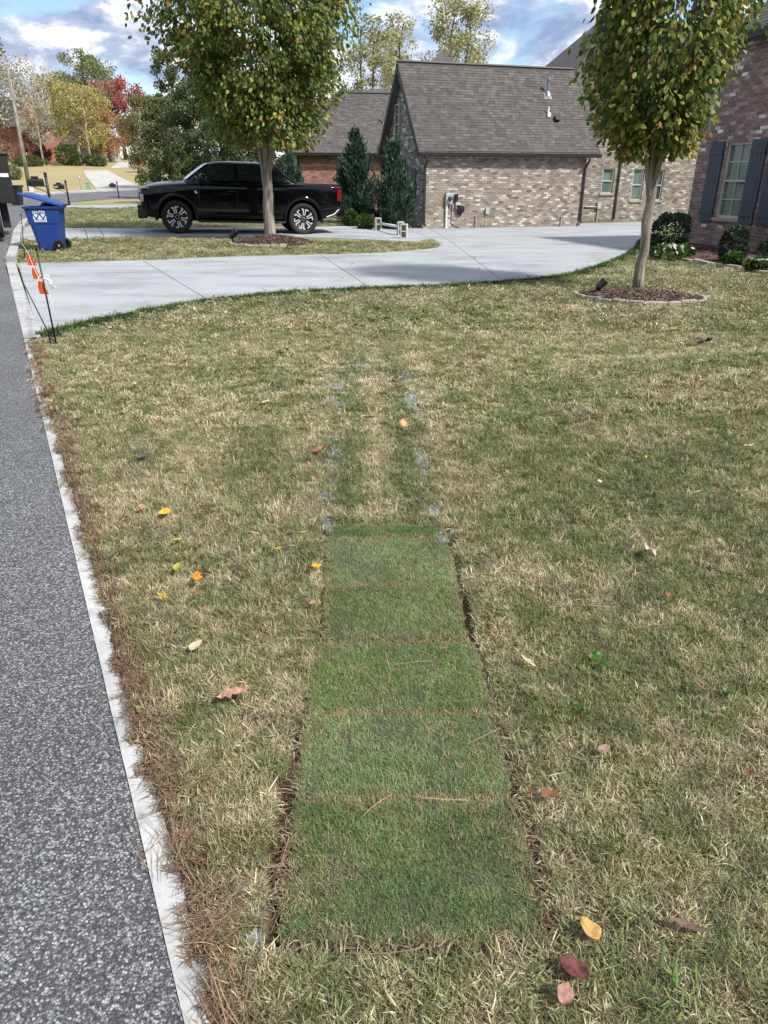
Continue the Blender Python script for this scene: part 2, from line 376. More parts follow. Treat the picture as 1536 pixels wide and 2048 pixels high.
# lawn tone ----------------------------------------------------------------
sA = G(768, 1050).to_2d(); sB = G(748, 715).to_2d(); sdir = (sB - sA).normalized(); slat = Vector((sdir.y, -sdir.x)); slen = (sB - sA).length
def blob(x, y, px, py, r, ry=None):
    c = G(px, py); return np.exp(-((x - c.x) / r) ** 2 - ((y - c.y) / (ry or r)) ** 2)
def dryness(x, y):
    d = .455 + .65 * (fbm(x * .8, y * .8, 3) - .5) + .75 * (fbm(x * 3.5, y * 3.5, 9) - .5) + .6 * (vnoise(x * 11, y * 11, 21) - .5)
    s = (x - sA.x) * sdir.x + (y - sA.y) * sdir.y; t = (x - sA.x) * slat.x + (y - sA.y) * slat.y
    w = sstep(-.1, .15, s) * (1 - sstep(slen - .8, slen + .5, s))
    gs = lambda c, q: np.exp(-((t - c) / q) ** 2)
    d = d + w * (.60 * gs(-.02, .075) - .42 * gs(-.19, .085) - .30 * gs(.17, .08) + .34 * gs(.40, .10) + .28 * gs(-.42, .11))
    d = d - .30 * blob(x, y, 1180, 960, .9, .7) - .16 * blob(x, y, 1250, 1330, 1.0, .6) - .30 * blob(x, y, 590, 940, .35, .25) - .2 * blob(x, y, 470, 760, .6, .6) - .25 * blob(x, y, 1100, 800, .5, .5)
    d = d + .25 * blob(x, y, 380, 1000, .5, .4) + .25 * blob(x, y, 300, 840, .6, .5) + .2 * blob(x, y, 1400, 1560, .4, .3) + .25 * blob(x, y, 1000, 1190, .12, .4) + .3 * blob(x, y, 760, 1025, .4, .07)
    yc = 6.55 - .05 * (x - 3.6) ** 2
    d = d + .45 * np.exp(-((y - yc - .2) / .22) ** 2) * sstep(1.2, 2.4, x) - .34 * np.exp(-((y - yc + .6) / .35) ** 2) * sstep(1.5, 2.6, x)
    d = d + .16 * np.sin(14 * (np.hypot(x - 3.2, (y - 3.2) * 1.05))) * sstep(1.0, 2.2, x) * sstep(5.6, 6.4, y) * (1 - sstep(9, 10, y))
    d = d + .12 * np.sin(x * 1.1 + y * 3.0 + 2 * fbm(x * .5, y * .5, 5)) * sstep(6, 8, y)
    return d
GREEN = np.array([.165, .205, .085]); OLIVE = np.array([.28, .285, .145]); STRAW = np.array([.505, .45, .30])
def lawn_rgb(d):
    d = np.clip(d, 0, 1)[:, None]; a = np.clip(d * 2, 0, 1); b = np.clip(d * 2 - 1, 0, 1)
    return GREEN * (1 - a) + (OLIVE * (1 - b) + STRAW * b) * a
def kerb_dist(x, y): return (x - edge_x(y)) * .892      # metres to the right of the asphalt edge (straight part)
KERB_W = .055

xs = np.concatenate([-np.geomspace(6, 420, 70)[::-1], np.arange(-5.9, -2.6, .11), np.arange(-2.6, 3.2, .035), np.arange(3.2, 9.5, .11), np.geomspace(9.6, 420, 60)])
ys = np.concatenate([-np.geomspace(.3, 120, 22)[::-1], np.arange(.2, 4.6, .035), np.arange(4.6, 12, .09), np.arange(12, 30, .22), np.geomspace(30, 700, 90)])
GX, GY = np.meshgrid(xs, ys); gx = GX.ravel(); gy = GY.ravel()
paved = np.zeros(gx.shape, bool)
for p in PAVED: paved |= in_poly(gx, gy, p)
kd = kerb_dist(gx, gy) + .03 * (fbm(gx * 9, gy * 9, 31) - .5)
kerbz = (kd > -.3) & (kd < -.03) & (gy < 16)
kerbz |= (kd > -.3) & (kd < .4) & (gy > 7.95) & (gy < 15.9)
gz = tz(gx, gy) + .018 * (fbm(gx * 2.2, gy * 2.2, 40) - .5) + .014 * (fbm(gx * 11, gy * 11, 44) - .5) * (gy < 6)
tr = in_poly(gx, gy, TRENCH)
gz = gz - .034 * (1 - sstep(.015, .085, kd + .03 * (fbm(gx * 4, gy * 4, 33) - .5))) * (kd > -.2) * (gy < 7.7) * np.where((gy > 4.9), .55, 1)
gz = np.where(tr, gz - .042, gz) - np.where(paved | kerbz, .09, 0)
dr = dryness(gx, gy); rgb = lawn_rgb(dr) * .8
far = sstep(40, 60, gy)[:, None]; rgb = rgb * (1 - far) + np.array([.33, .275, .145]) * (.8 + .4 * fbm(gx * .15, gy * .15, 8))[:, None] * far
mid = (sstep(21, 25, gy) * (1 - sstep(38, 46, gy)))[:, None]; rgb = rgb * (1 - mid) + (np.array([.125, .15, .058]) * (.75 + .5 * fbm(gx * .7, gy * 1.6, 71))[:, None] + np.array([.08, .05, .02]) * sstep(.5, .75, fbm(gx * .4, gy * .9, 73))[:, None]) * mid
isl = in_poly(gx, gy, g2([(36, 530), (300, 522), (880, 497), (880, 480), (620, 470), (150, 478), (30, 480)])); rgb[isl] = rgb[isl] * .5 + np.array([.20, .19, .085]) * .5
soil = np.array([.16, .105, .072]); near_soil = np.array([.085, .062, .042])
k_ = np.clip(1 - (kd - KERB_W) / (.05 + .08 * fbm(gx * 3, gy * 3, 61)), 0, 1) * (gy < 9) * (kd > 0); k_ = k_[:, None]; rgb = rgb * (1 - k_) + soil * k_
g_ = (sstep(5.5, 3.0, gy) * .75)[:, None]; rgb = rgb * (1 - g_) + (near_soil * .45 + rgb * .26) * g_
rgb[tr] = np.array([.135, .08, .052])
edge_d = np.full(gx.shape, 9.0)
ne = np.array([(p.x, p.y) for p in near_edge])
sel = (gy > 7) & (gy < 26) & (gx < 9) & (gx > -6)
dd = np.sqrt(((gx[sel][:, None] - ne[None, :, 0]) ** 2 + (gy[sel][:, None] - ne[None, :, 1]) ** 2)).min(1); edge_d[sel] = dd
eg = (1 - sstep(.10, .5, edge_d))[:, None]; rgb = rgb * (1 - eg) + np.array([.06, .115, .028]) * eg
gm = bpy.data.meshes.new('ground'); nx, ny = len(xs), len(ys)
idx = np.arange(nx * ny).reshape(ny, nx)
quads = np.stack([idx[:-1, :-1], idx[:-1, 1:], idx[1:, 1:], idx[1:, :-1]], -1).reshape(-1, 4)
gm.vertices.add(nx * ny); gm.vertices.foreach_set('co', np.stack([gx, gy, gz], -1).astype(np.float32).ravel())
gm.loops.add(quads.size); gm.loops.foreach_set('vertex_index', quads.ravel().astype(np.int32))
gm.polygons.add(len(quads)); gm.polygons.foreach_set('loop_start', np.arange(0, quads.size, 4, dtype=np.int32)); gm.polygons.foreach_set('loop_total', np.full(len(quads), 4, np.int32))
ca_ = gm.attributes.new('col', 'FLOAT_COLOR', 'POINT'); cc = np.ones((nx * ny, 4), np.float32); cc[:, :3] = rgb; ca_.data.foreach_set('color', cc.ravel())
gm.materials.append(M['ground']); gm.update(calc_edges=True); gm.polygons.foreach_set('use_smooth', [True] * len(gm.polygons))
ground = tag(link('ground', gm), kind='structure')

road = tag(sheet_mb(ROAD, 1.2, -.004).build('road', M['asphalt']), kind='structure')
# kerb, one piece per cast length, joints left open
kerb = tag(bpy.data.objects.new('kerb', None), kind='structure'); scene.collection.objects.link(kerb)
def kerb_piece(a, b, w, h, n=6, ragged=True, side=1):
    a, b = Vector(a[:2]), Vector(b[:2]); d = (b - a).normalized(); nn = Vector((d.y, -d.x)) * side; T = []; 
    for i in range(n + 1):
        p = a.lerp(b, i / n); z = float(tz(p.x, p.y)) - (.006 if p.y < 7.8 else 0); j = rnd.uniform(-.004, .004)
        q = p + nn * w; m_ = p + nn * (w * .12 + j)
        T.append([(p.x + j * .3, p.y, z - .06), (p.x + j * .3, p.y, z + h * .75), (m_.x, m_.y, z + h), (q.x, q.y, z + h + .002), (q.x, q.y, z - .06)])
    vs = [v for r_ in T for v in r_]; fs = [(i * 5 + k, i * 5 + k + 1, i * 5 + 6 + k, i * 5 + 5 + k) for i in range(n) for k in range(4)] + [(0, 1, 2, 3, 4)[::-1], tuple(n * 5 + k for k in range(5))]
    mb = MB(); mb.add(vs, fs); return mb.build('kerb_piece', M['kerb'] if a.y < 7.85 else M['kerb_grey'], kerb)
cuts = [-6.0, -3.2, -.6, .42] + [float(G(270, y).y) for y in (1640, 1388, 1113, 935, 800)] + [6.3, 7.9]
for a, b in zip(cuts[:-1], cuts[1:]):
    g = .006; kerb_piece((edge_x(a + g), a + g), (edge_x(b - g), b - g), .15, .012)
for a, b in ((7.9, 10.6), (10.6, 13.4), (13.4, 15.9)): kerb_piece((edge_x(a + .01), a + .01), (edge_x(b - .01), b - .01), .17, .004)
cl = [p for p in road_line if p.y > 15.9] 
for a, b in zip(cl[:-1:2], cl[2::2]): kerb_piece(a.lerp(b, .005), a.lerp(b, .995), .22, .10, 4)
fe = smooth_line([p for p in FAR_EDGE], 2)
for a, b in zip(fe[:-1], fe[1:]): kerb_piece(a.lerp(b, .002), a.lerp(b, .998), .5, .16, 3, side=1)

# driveway panels between control joints
def clip_half(poly, p, n):
    out = []; k = len(poly)
    for i in range(k):
        a, b = poly[i], poly[(i + 1) % k]; da, db = (a - p).dot(n), (b - p).dot(n)
        if da >= 0: out.append(a)
        if (da > 0) != (db > 0) and abs(da - db) > 1e-9: out.append(a.lerp(b, da / (da - db)))
    return out
def panels(name, poly, joints, gap, grid, mat_, zoff=.004):
    o = tag(bpy.data.objects.new(name, None), kind='structure'); scene.collection.objects.link(o)
    js = []
    for a, b in joints:
        p = G(*a).to_2d(); q = G(*b).to_2d(); d = (q - p).normalized(); js.append((p, Vector((d.y, -d.x))))   # normal to the right of the line
    rest = poly
    for p, n in js:
        piece = clip_half(rest, p - n * gap / 2, -n); rest = clip_half(rest, p + n * gap / 2, n)
        if len(piece) > 2: sheet_mb(piece, grid, zoff).build('panel', mat_, o)
    if len(rest) > 2: sheet_mb(rest, grid, zoff).build('panel', mat_, o)
    return o
panels('driveway', MAIN, [((96, 664), (36, 545)), ((416, 600), (285, 521)), ((742, 577), (640, 509)), ((1010, 565), (905, 486)), ((1262, 503), (990, 452))], .016, .5, M['concrete'])
panels('side_driveway', NEIGH, [((175, 476), (168, 456)), ((208, 474), (197, 456)), ((390, 472), (372, 455)), ((620, 476), (570, 454))], .02, .6, M['concrete'])
tag(sheet_mb(FARDRIVE, 2.0, .02).build('far_driveway', M['fardrive']), kind='structure')
tag(sheet_mb(FARROAD, 3.0, .05).build('far_road', M['fardrive']), kind='structure')
tag(sheet_mb(PATH, 1.0, .02).build('path', M['concrete']), kind='structure')

# ============================================================ GRASS
def blade_mesh(name, n, L, spread, lean, w, bright=(.6, 1.4), flat=.0):
    mb = MB()
    for i in range(n):
        a = rnd.uniform(0, 6.283); r0 = spread * math.sqrt(rnd.random()); p = Vector((r0 * math.cos(a), r0 * math.sin(a), -.004))
        az = rnd.uniform(0, 6.283); d = Vector((math.cos(az), math.sin(az), 0)); sd_ = Vector((-d.y, d.x, 0)); l = L * rnd.uniform(.55, 1.25)
        th = rnd.uniform(.15, lean) if rnd.random() > flat else rnd.uniform(1.1, 1.5)
        q1 = p + (d * math.sin(th) + Vector((0, 0, math.cos(th)))) * l * .5; th2 = min(th + rnd.uniform(.1, .7), 1.65)
        q2 = q1 + (d * math.sin(th2) + Vector((0, 0, math.cos(th2)))) * l * .5
        ww = w * rnd.uniform(.7, 1.3); b = rnd.uniform(*bright); k = rnd.random(); col = (b * (1 + .10 * k), b, b * (1 - .12 * k))
        mb.add([p - sd_ * ww / 2, p + sd_ * ww / 2, q1 + sd_ * ww * .42, q1 - sd_ * ww * .42, q2], [(0, 1, 2, 3), (3, 2, 4)], 0, [tuple(c * .82 for c in col)] * 2 + [col] * 3)
    return mb.mesh(name, [M['blade']])
def source(name, meshes):
    c = bpy.data.collections.new(name)
    for me in meshes: c.objects.link(bpy.data.objects.new(name + '_tuft', me))
    return c
SRC_NEAR = source('near_turf', [blade_mesh('near_tuft', 17, .031, .018, 1.3, .0021, flat=.38) for k in range(6)])
SRC_MID = source('mid_turf', [blade_mesh('mid_tuft', 26, .034, .042, 1.3, .0040, flat=.5) for k in range(5)])
SRC_FAR = source('far_turf', [blade_mesh('far_tuft', 40, .036, .11, 1.3, .0095, flat=.55) for k in range(4)])
SRC_SOD = source('sod_turf', [blade_mesh('sod_tuft', 12, .023, .015, 1.0, .0015, (.7, 1.35)) for k in range(5)])
SRC_EDGE = source('edge_turf', [blade_mesh('edge_tuft', 30, .075, .06, .8, .006) for k in range(4)])
def scatter(name, x, y, z, sc, rgb, coll, parent=None, tilt=.25):
    n = len(x); me = bpy.data.meshes.new(name); me.vertices.add(n); me.vertices.foreach_set('co', np.stack([x, y, z], -1).astype(np.float32).ravel())
    rot = np.stack([rng.normal(0, tilt, n), rng.normal(0, tilt, n), rng.uniform(0, 6.283, n)], -1).astype(np.float32)
    a = me.attributes.new('rot', 'FLOAT_VECTOR', 'POINT'); a.data.foreach_set('vector', rot.ravel())
    a = me.attributes.new('sc', 'FLOAT', 'POINT'); a.data.foreach_set('value', sc.astype(np.float32))
    a = me.attributes.new('pick', 'INT', 'POINT'); a.data.foreach_set('value', rng.integers(0, 64, n).astype(np.int32))
    c4 = np.ones((n, 4), np.float32); c4[:, :3] = rgb; a = me.attributes.new('tc', 'FLOAT_COLOR', 'POINT'); a.data.foreach_set('color', c4.ravel())
    o = link(name, me, parent); o['kind'] = 'stuff'
    ng = bpy.data.node_groups.new(name + '_scatter', 'GeometryNodeTree')
    ng.interface.new_socket('Geometry', in_out='INPUT', socket_type='NodeSocketGeometry'); ng.interface.new_socket('Geometry', in_out='OUTPUT', socket_type='NodeSocketGeometry')
    gi = ng.nodes.new('NodeGroupInput'); go = ng.nodes.new('NodeGroupOutput'); iop = ng.nodes.new('GeometryNodeInstanceOnPoints'); ci = ng.nodes.new('GeometryNodeCollectionInfo')
    ci.inputs['Collection'].default_value = coll; ci.inputs['Separate Children'].default_value = True; ci.inputs['Reset Children'].default_value = True
    def na(nm, ty):
        q = ng.nodes.new('GeometryNodeInputNamedAttribute'); q.data_type = ty; q.inputs['Name'].default_value = nm; return q.outputs['Attribute']
    L = ng.links; L.new(gi.outputs[0], iop.inputs['Points']); L.new(ci.outputs[0], iop.inputs['Instance']); iop.inputs['Pick Instance'].default_value = True
    L.new(na('pick', 'INT'), iop.inputs['Instance Index']); L.new(na('rot', 'FLOAT_VECTOR'), iop.inputs['Rotation']); L.new(na('sc', 'FLOAT'), iop.inputs['Scale']); L.new(iop.outputs[0], go.inputs[0])
    m = o.modifiers.new('scatter', 'NODES'); m.node_group = ng
    return o
def frustum_pts(y0, y1, dens, pad=.35):
    hw = lambda y: .57 * (.906 * y + .67) + pad
    xm = hw(y1); ex = 2.4 if y1 < 22 else 0     # turf goes on past the right edge of the view
    n = int((y1 - y0) * (2 * xm + ex) * dens); y = rng.uniform(y0, y1, n); x = rng.uniform(-xm, xm + ex, n); k = (x > -hw(y)) & (x < hw(y) + ex); return x[k], y[k]
PAINT = [[(655, 1062), (652, 1040)], [(657, 1000), (663, 960)], [(664, 935), (669, 905)], [(671, 880), (673, 862)], [(676, 780), (679, 765)], [(680, 748), (684, 738), (735, 732)], [(870, 1035), (866, 1015)], [(852, 950), (838, 905)], [(832, 820), (822, 790)], [(818, 768), (812, 752)],
         [(532, 1862), (548, 1765)], [(520, 1885), (530, 1862)], [(675, 815), (664, 800)], [(896, 1090), (880, 1072)]]
PAINT = [[G(*p).to_2d() for p in l] for l in PAINT]
def paint_amt(x, y):
    a = np.zeros(x.shape)
    for l in PAINT:
        for p, q in zip(l[:-1], l[1:]):
            d = q - p; L2 = d.length_squared; t = np.clip(((x - p.x) * d.x + (y - p.y) * d.y) / L2, 0, 1)
            r_ = np.hypot(x - p.x - d.x * t, y - p.y - d.y * t); w = .013 + .0042 * y
            a = np.maximum(a, np.exp(-(r_ / w) ** 2))
    return a
SOD_ALL = [p for p in slab_quads]
def lawn_scatter(name, y0, y1, dens, coll, sc, keep_trench=.07):
    x, y = frustum_pts(y0, y1, dens); k = np.ones(x.shape, bool)
    wob = .022 * (fbm(x * 14, y * 14, 77) - .5)
    for p in (ROAD, MAIN, NEIGH, RING_A, RING_B, HOUSE_BED): k &= ~in_poly(x + wob, y + wob, p)
    kd = kerb_dist(x, y) + .13 * (fbm(x * 3.2, y * 3.2, 31) - .5) + .04 * (vnoise(x * 40, y * 40, 5) - .5)
    kw = np.where((y > 4.7) & (y < 7.7), -.02, KERB_W - .005) if y1 > 4.5 else KERB_W - .005
    k &= ((kd > kw) | (y > 16.2)) & ~((y > 7.85) & (y < 16.2) & (kd < .45))
    bald = np.clip(1 - (kd - KERB_W) / .05, 0, 1) * .6 * (y < 9); k &= rng.random(x.shape) > bald
    k &= ~in_poly(x, y, TRENCH) | (rng.random(x.shape) < keep_trench)
    for q in SOD_ALL: k &= ~in_poly(x, y, q)
    if y0 > 22: k &= (x < 1.0) & ~in_poly(x, y, PATH)
    k &= rng.random(x.shape) < .30 + 1.5 * fbm(x * 8, y * 8, 90) ** 1.2
    x, y = x[k], y[k]; d = dryness(x, y) * (.55 if y0 > 22 else 1)
    clump = fbm(x * 16, y * 16, 120)
    dd = d + 1.1 * (clump - .5) + rng.normal(0, .34, x.shape)
    c = lawn_rgb(dd) * rng.uniform(.6, 1.4, x.shape)[:, None]
    kd = kerb_dist(x, y); pn = (rng.random(x.shape) < np.clip(1 - (kd - .05) / (.06 + .14 * fbm(x * 2.5, y * 2.5, 64)), 0, .75) * (y < 8)); c[pn] = np.array([.26, .175, .115]) * rng.uniform(.6, 1.3, pn.sum())[:, None]
    dead = rng.random(x.shape) < .07; c[dead] = np.array([.17, .10, .06]) * rng.uniform(.6, 1.2, dead.sum())[:, None]
    eg = (np.sqrt(((x[:, None] - ne[None, ::2, 0]) ** 2 + (y[:, None] - ne[None, ::2, 1]) ** 2)).min(1) < .30) if y1 > 7.5 else np.zeros(x.shape, bool)
    c[eg] = np.array([.065, .12, .03]) * rng.uniform(.6, 1.3, eg.sum())[:, None]
    pa = paint_amt(x, y); wp = (rng.random(x.shape) < pa * 1.3 * (vnoise(x * 30, y * 30, 66) > .35)); c[wp] = np.array([.50, .54, .57]) * rng.uniform(.55, 1.1, wp.sum())[:, None]
    s = sc * rng.uniform(.7, 1.3, x.shape) * (.75 + .6 * clump)
    s = np.where(wp, s * .7, s)
    z = tz(x, y) + .018 * (fbm(x * 2.2, y * 2.2, 40) - .5) + .004 - np.where(in_poly(x, y, TRENCH), .045, 0)
    o = scatter(name, x, y, z, s, c, coll); return o
lawn_scatter('grass', .62, 2.6, 6500, SRC_NEAR, 1.0)
lawn_scatter('grass', 2.6, 4.6, 3300, SRC_NEAR, 1.1)
lawn_scatter('grass', 4.6, 8.2, 1150, SRC_MID, 1.0)
lawn_scatter('grass', 8.2, 13, 300, SRC_FAR, .9)
lawn_scatter('grass', 13, 21, 110, SRC_FAR, 1.0)
lawn_scatter('grass', 23, 45, 22, SRC_FAR, 1.25)
# a lip of darker turf along the driveway edge
ex, ey = [], []
for a, b in zip(near_edge[:-1], near_edge[1:]):
    for _ in range(int((b - a).length * 90)):
        p = a.lerp(b, rnd.random()); ex.append(p.x + rnd.gauss(0, .035) + .03); ey.append(p.y - abs(rnd.gauss(0, .05)) - .01)
ex, ey = np.array(ex), np.array(ey); kk_ = kerb_dist(ex, ey) > .16; ex, ey = ex[kk_], ey[kk_]
scatter('grass_edge', ex, ey, tz(ex, ey), rng.uniform(.6, 1.2, ex.shape), np.array([.07, .125, .032]) * rng.uniform(.6, 1.3, ex.shape)[:, None], SRC_EDGE)

# sod slabs: a thing each, a cut mat of soil with its own grass ------------------
M['sodsoil'] = pm('sod_soil', (.105, .066, .045), .95, .4, 30, .9, 70, bdist=.01)
M['sodtop'] = pm('sod_thatch', (.062, .058, .034), .95, .6, 70, .9, 140)
for (yf, yb, xf, xb, c, lb), q in zip(SLABS, slab_quads):
    ctr = sum(q, Vector()) / 4; t = thing('sod_strip', lb, 'sod', (ctr.x, ctr.y, float(tz(ctr.x, ctr.y)) - .03), 0, 'strips of new sod laid end to end')
    nu, nv = 16, 12; loc = lambda u, v: q[0].lerp(q[1], u).lerp(q[3].lerp(q[2], u), v) - ctr
    top = []
    for j in range(nv + 1):
        for i in range(nu + 1):
            u, v = i / nu, j / nv; p = loc(u, v)
            if i in (0, nu) or j in (0, nv): p = p + Vector((rnd.uniform(-.007, .007), rnd.uniform(-.007, .007), 0))
            e_ = min(u, 1 - u, v, 1 - v); h = .034 + .012 * (fbm(np.array([p.x * 5]), np.array([(p.y + ctr.y) * 5]), 13)[0] - .5) - (.008 if e_ < .01 else 0)
            top.append(Vector((p.x, p.y, float(h))))
    mb = MB(); mb.add(top, [(j * (nu + 1) + i, j * (nu + 1) + i + 1, (j + 1) * (nu + 1) + i + 1, (j + 1) * (nu + 1) + i) for j in range(nv) for i in range(nu)], 1)
    ring = [i for i in range(nu + 1)] + [j * (nu + 1) + nu for j in range(1, nv + 1)] + [nv * (nu + 1) + i for i in range(nu - 1, -1, -1)] + [j * (nu + 1) for j in range(nv - 1, 0, -1)]
    rv = [top[i] for i in ring]; n = len(rv)
    mb.add(rv + [Vector((p.x * 1.0 + rnd.uniform(-.006, .006), p.y * 1.0 + rnd.uniform(-.006, .006), -.03)) for p in rv], [(i, (i + 1) % n, n + (i + 1) % n, n + i) for i in range(n)], 0)
    mb.build('soil_mat', [M['sodsoil'], M['sodtop']], t)
    area = abs((q[1] - q[0]).cross(q[3] - q[0]).z); nt_ = int(area * 15000); u = rng.uniform(-.004, 1.004, nt_) + .012 * (vnoise(rng.uniform(0, 9, nt_), rng.uniform(0, 9, nt_), 4) - .5); v = rng.uniform(-.015, 1.015, nt_)
    qa = np.array([[p.x - ctr.x, p.y - ctr.y] for p in q]); P = (qa[0] * (1 - u)[:, None] + qa[1] * u[:, None]) * (1 - v)[:, None] + (qa[3] * (1 - u)[:, None] + qa[2] * u[:, None]) * v[:, None]
    wx, wy = P[:, 0] + ctr.x, P[:, 1] + ctr.y; f = fbm(wx * 7, wy * 7, 140); f2 = fbm(wx * 3, wy * 3, 150)
    keep = rng.random(nt_) < .5 + .9 * f; base = np.array(c)[None, :] * np.ones((nt_, 1)); oth = np.array([s_[4] for s_ in SLABS])[rng.integers(0, 6, nt_)]; mixm = (.55 * np.exp(-np.minimum(np.abs(v), np.abs(1 - v)) / .07) + .12 * (f2 > .56))[:, None]; mixm = np.clip(mixm * rng.random((nt_, 1)) * 1.6, 0, 1); base = base * (1 - mixm) + oth * mixm
    col = base * (.6 + .8 * f2)[:, None] * rng.uniform(.65, 1.45, nt_)[:, None]; yel = rng.random(nt_) < .14; col[yel] *= np.array([1.35, 1.12, .95])
    e_ = np.minimum.reduce([u, 1 - u, v * .7, (1 - v) * .9]); st = rng.random(nt_) < np.clip(.13 + .7 * (f - .52) + .65 * np.exp(-e_ / .025), 0, .8); col[st] = np.array([.42, .35, .215]) * rng.uniform(.5, 1.2, st.sum())[:, None]
    pa = paint_amt(wx, wy); wp = rng.random(nt_) < pa * .6; col[wp] = np.array([.5, .54, .58])
    sl = .78 + .3 * f
    g = scatter('turf', P[keep, 0], P[keep, 1], np.full(keep.sum(), .034), sl[keep], col[keep], SRC_SOD, t)

# pine straw and thatch litter along the kerb ------------------------------------
def needles(name, pts, L, w, cols, curve=.12):
    mb = MB()
    for (x, y, z, az) in pts:
        l = L * rnd.uniform(.55, 1.15); d = Vector((math.cos(az), math.sin(az), rnd.uniform(-.05, .12))); s_ = Vector((-d.y, d.x, 0)) ; c = rnd.choice(cols); k = rnd.uniform(.7, 1.25); c = tuple(q * k for q in c)
        b = rnd.uniform(-curve, curve); vs = []
        for i in range(4):
            t = i / 3; p = Vector((x, y, z)) + d * l * (t - .5) + s_ * (b * l * (1 - (2 * t - 1) ** 2)); ww = w * (1 if i < 3 else .3); vs += [p - s_ * ww / 2 + Vector((0, 0, .0006)), p + s_ * ww / 2]
        mb.add(vs, [(2 * i, 2 * i + 1, 2 * i + 3, 2 * i + 2) for i in range(3)], 0, c)
    o = mb.build(name, M['dryleaf'], fix=False); return tag(o, kind='stuff')
pts = []
for _ in range(900):
    y = .62 + 8.6 * rnd.random() ** 1.25; k = KERB_W + .012 + abs(rnd.gauss(0, .032)) - .012 * rnd.random(); x = edge_x(y) + k / .892
    pts.append((x, y, float(tz(x, y)) + rnd.uniform(.012, .028), rnd.choice((2.04, 2.04, 0, .6, 1.2)) + rnd.gauss(0, .5)))
needles('pine_straw', pts, .065, .0020, [(.24, .15, .10), (.32, .21, .14), (.17, .105, .075), (.40, .31, .21)], .2)
pts = []
for (px, py, n, az) in ((345, 1668, 16, 1.8), (410, 1850, 16, .45), (440, 2010, 16, 2.0), (330, 1700, 8, 1.9), (470, 1880, 10, .5), (1170, 1260, 4, .1), (1330, 1452, 4, 0), (250, 1400, 8, .3), (330, 1560, 10, .4), (610, 1275, 8, 2.7), (420, 1555, 6, .35)):
    c = G(px, py)
    for _ in range(n): x = c.x + rnd.gauss(0, .035); y = c.y + rnd.gauss(0, .03); pts.append((x, y, float(tz(x, y)) + rnd.uniform(.025, .045), az + rnd.gauss(0, .35)))
for _ in range(90):
    y = rnd.uniform(.7, 4.5); x = rnd.uniform(edge_x(y) + .2, 1.6 + .2 * y); pts.append((x, y, float(tz(x, y)) + rnd.uniform(.03, .045), rnd.uniform(0, 6.3)))
needles('pine_needles', pts, .17, .0018, [(.36, .22, .14), (.44, .30, .19), (.27, .15, .095)], .06)
pts = []
for a, b, n in (((580, 1640), (556, 1830), 260), ((1060, 1640), (1102, 1880), 300), ((575, 1900), (1090, 1890), 420), ((612, 1330), (588, 1600), 160), ((985, 1380), (1040, 1600), 160), ((650, 1286), (940, 1286), 120)):
    p, q = G(*a), G(*b)
    for _ in range(n):
        r_ = p.lerp(q, rnd.random()); x = r_.x + rnd.gauss(0, .014); y = r_.y + rnd.gauss(0, .014); pts.append((x, y, float(tz(x, y)) + rnd.uniform(-.04, .02), rnd.uniform(0, 6.3)))
needles('thatch_litter', pts, .05, .002, [(.20, .13, .08), (.30, .22, .13), (.11, .07, .045), (.40, .33, .22)], .3)
# ============================================================ BUILDINGS
M['shingle_far'] = pm('far_shingle', (.092, .082, .076), .95, .3, 2.2, .4, 30, stretch=(1, 1, 4)); M['brick_far'] = pm('far_brick', (.32, .145, .10), .95, .25, 6)
class Frame:
    """A wall or roof plane inside a building: u along it, v up it, w out of it."""
    def __init__(s, o, u, v, w): s.o, s.u, s.v, s.w = Vector(o), Vector(u).normalized(), Vector(v).normalized(), Vector(w).normalized()
    def __call__(s, u, v, w=0.0): return s.o + s.u * u + s.v * v + s.w * w
    def rot(s): return Matrix((s.u, s.v, s.w)).transposed()
    def mat(s, u, v, w): 
        m = s.rot().to_4x4(); m.translation = s(u, v, w); return m
    def box(s, mb, u0, u1, v0, v1, w0, w1, m=0, col=(1, 1, 1)):
        mb.hexa([s(u, v, w) for w in (w0, w1) for v in (v0, v1) for u in (u0, u1)], m, col)
def pick(pal):
    t = rnd.random() * sum(w for c, w in pal)
    for c, w in pal:
        t -= w
        if t <= 0: break
    k = rnd.uniform(.82, 1.18); return tuple(min(.8, q * k) for q in c)
TAN = [((0.306, 0.257, 0.211), 6), ((0.261, 0.211, 0.171), 5), ((0.211, 0.167, 0.135), 3), ((0.504, 0.477, 0.432), 2.2), ((0.351, 0.306, 0.257), 4), ((0.153, 0.122, 0.104), 1.0)]
PURPLE = [((0.256, 0.165, 0.149), 5), ((0.201, 0.128, 0.120), 5), ((0.305, 0.207, 0.183), 3), ((0.177, 0.122, 0.120), 3), ((0.586, 0.549, 0.525), .25)]
PURPLE_HI = [((0.240, 0.168, 0.158), 4), ((0.174, 0.120, 0.116), 5), ((0.696, 0.660, 0.636), 1.0), ((0.360, 0.270, 0.252), 3)]
REDB = [((.33, .155, .11), 5), ((.27, .125, .09), 4), ((.38, .20, .145), 3), ((.20, .10, .08), 2)]
GABLE = [((.33, .30, .28), 4), ((.22, .19, .18), 4), ((.6, .58, .56), 2.2), ((.15, .13, .13), 3)]
def brick_var(pal, n, L, H):
    out = []
    for k in range(n):
        mb = MB(); d = rnd.uniform(.006, .012); a, h = L / 2, H / 2
        mb.add([(-a, -h, 0), (a, -h, 0), (a, h, 0), (-a, h, 0), (-a + .002, -h + .002, d), (a - .002, -h + .002, d), (a - .002, h - .002, d), (-a + .002, h - .002, d)], [(4, 5, 6, 7), (0, 1, 5, 4), (1, 2, 6, 5), (2, 3, 7, 6), (3, 0, 4, 7)], 0, pick(pal))
        out.append(mb.mesh('brick', [M['brick']]))
    return out
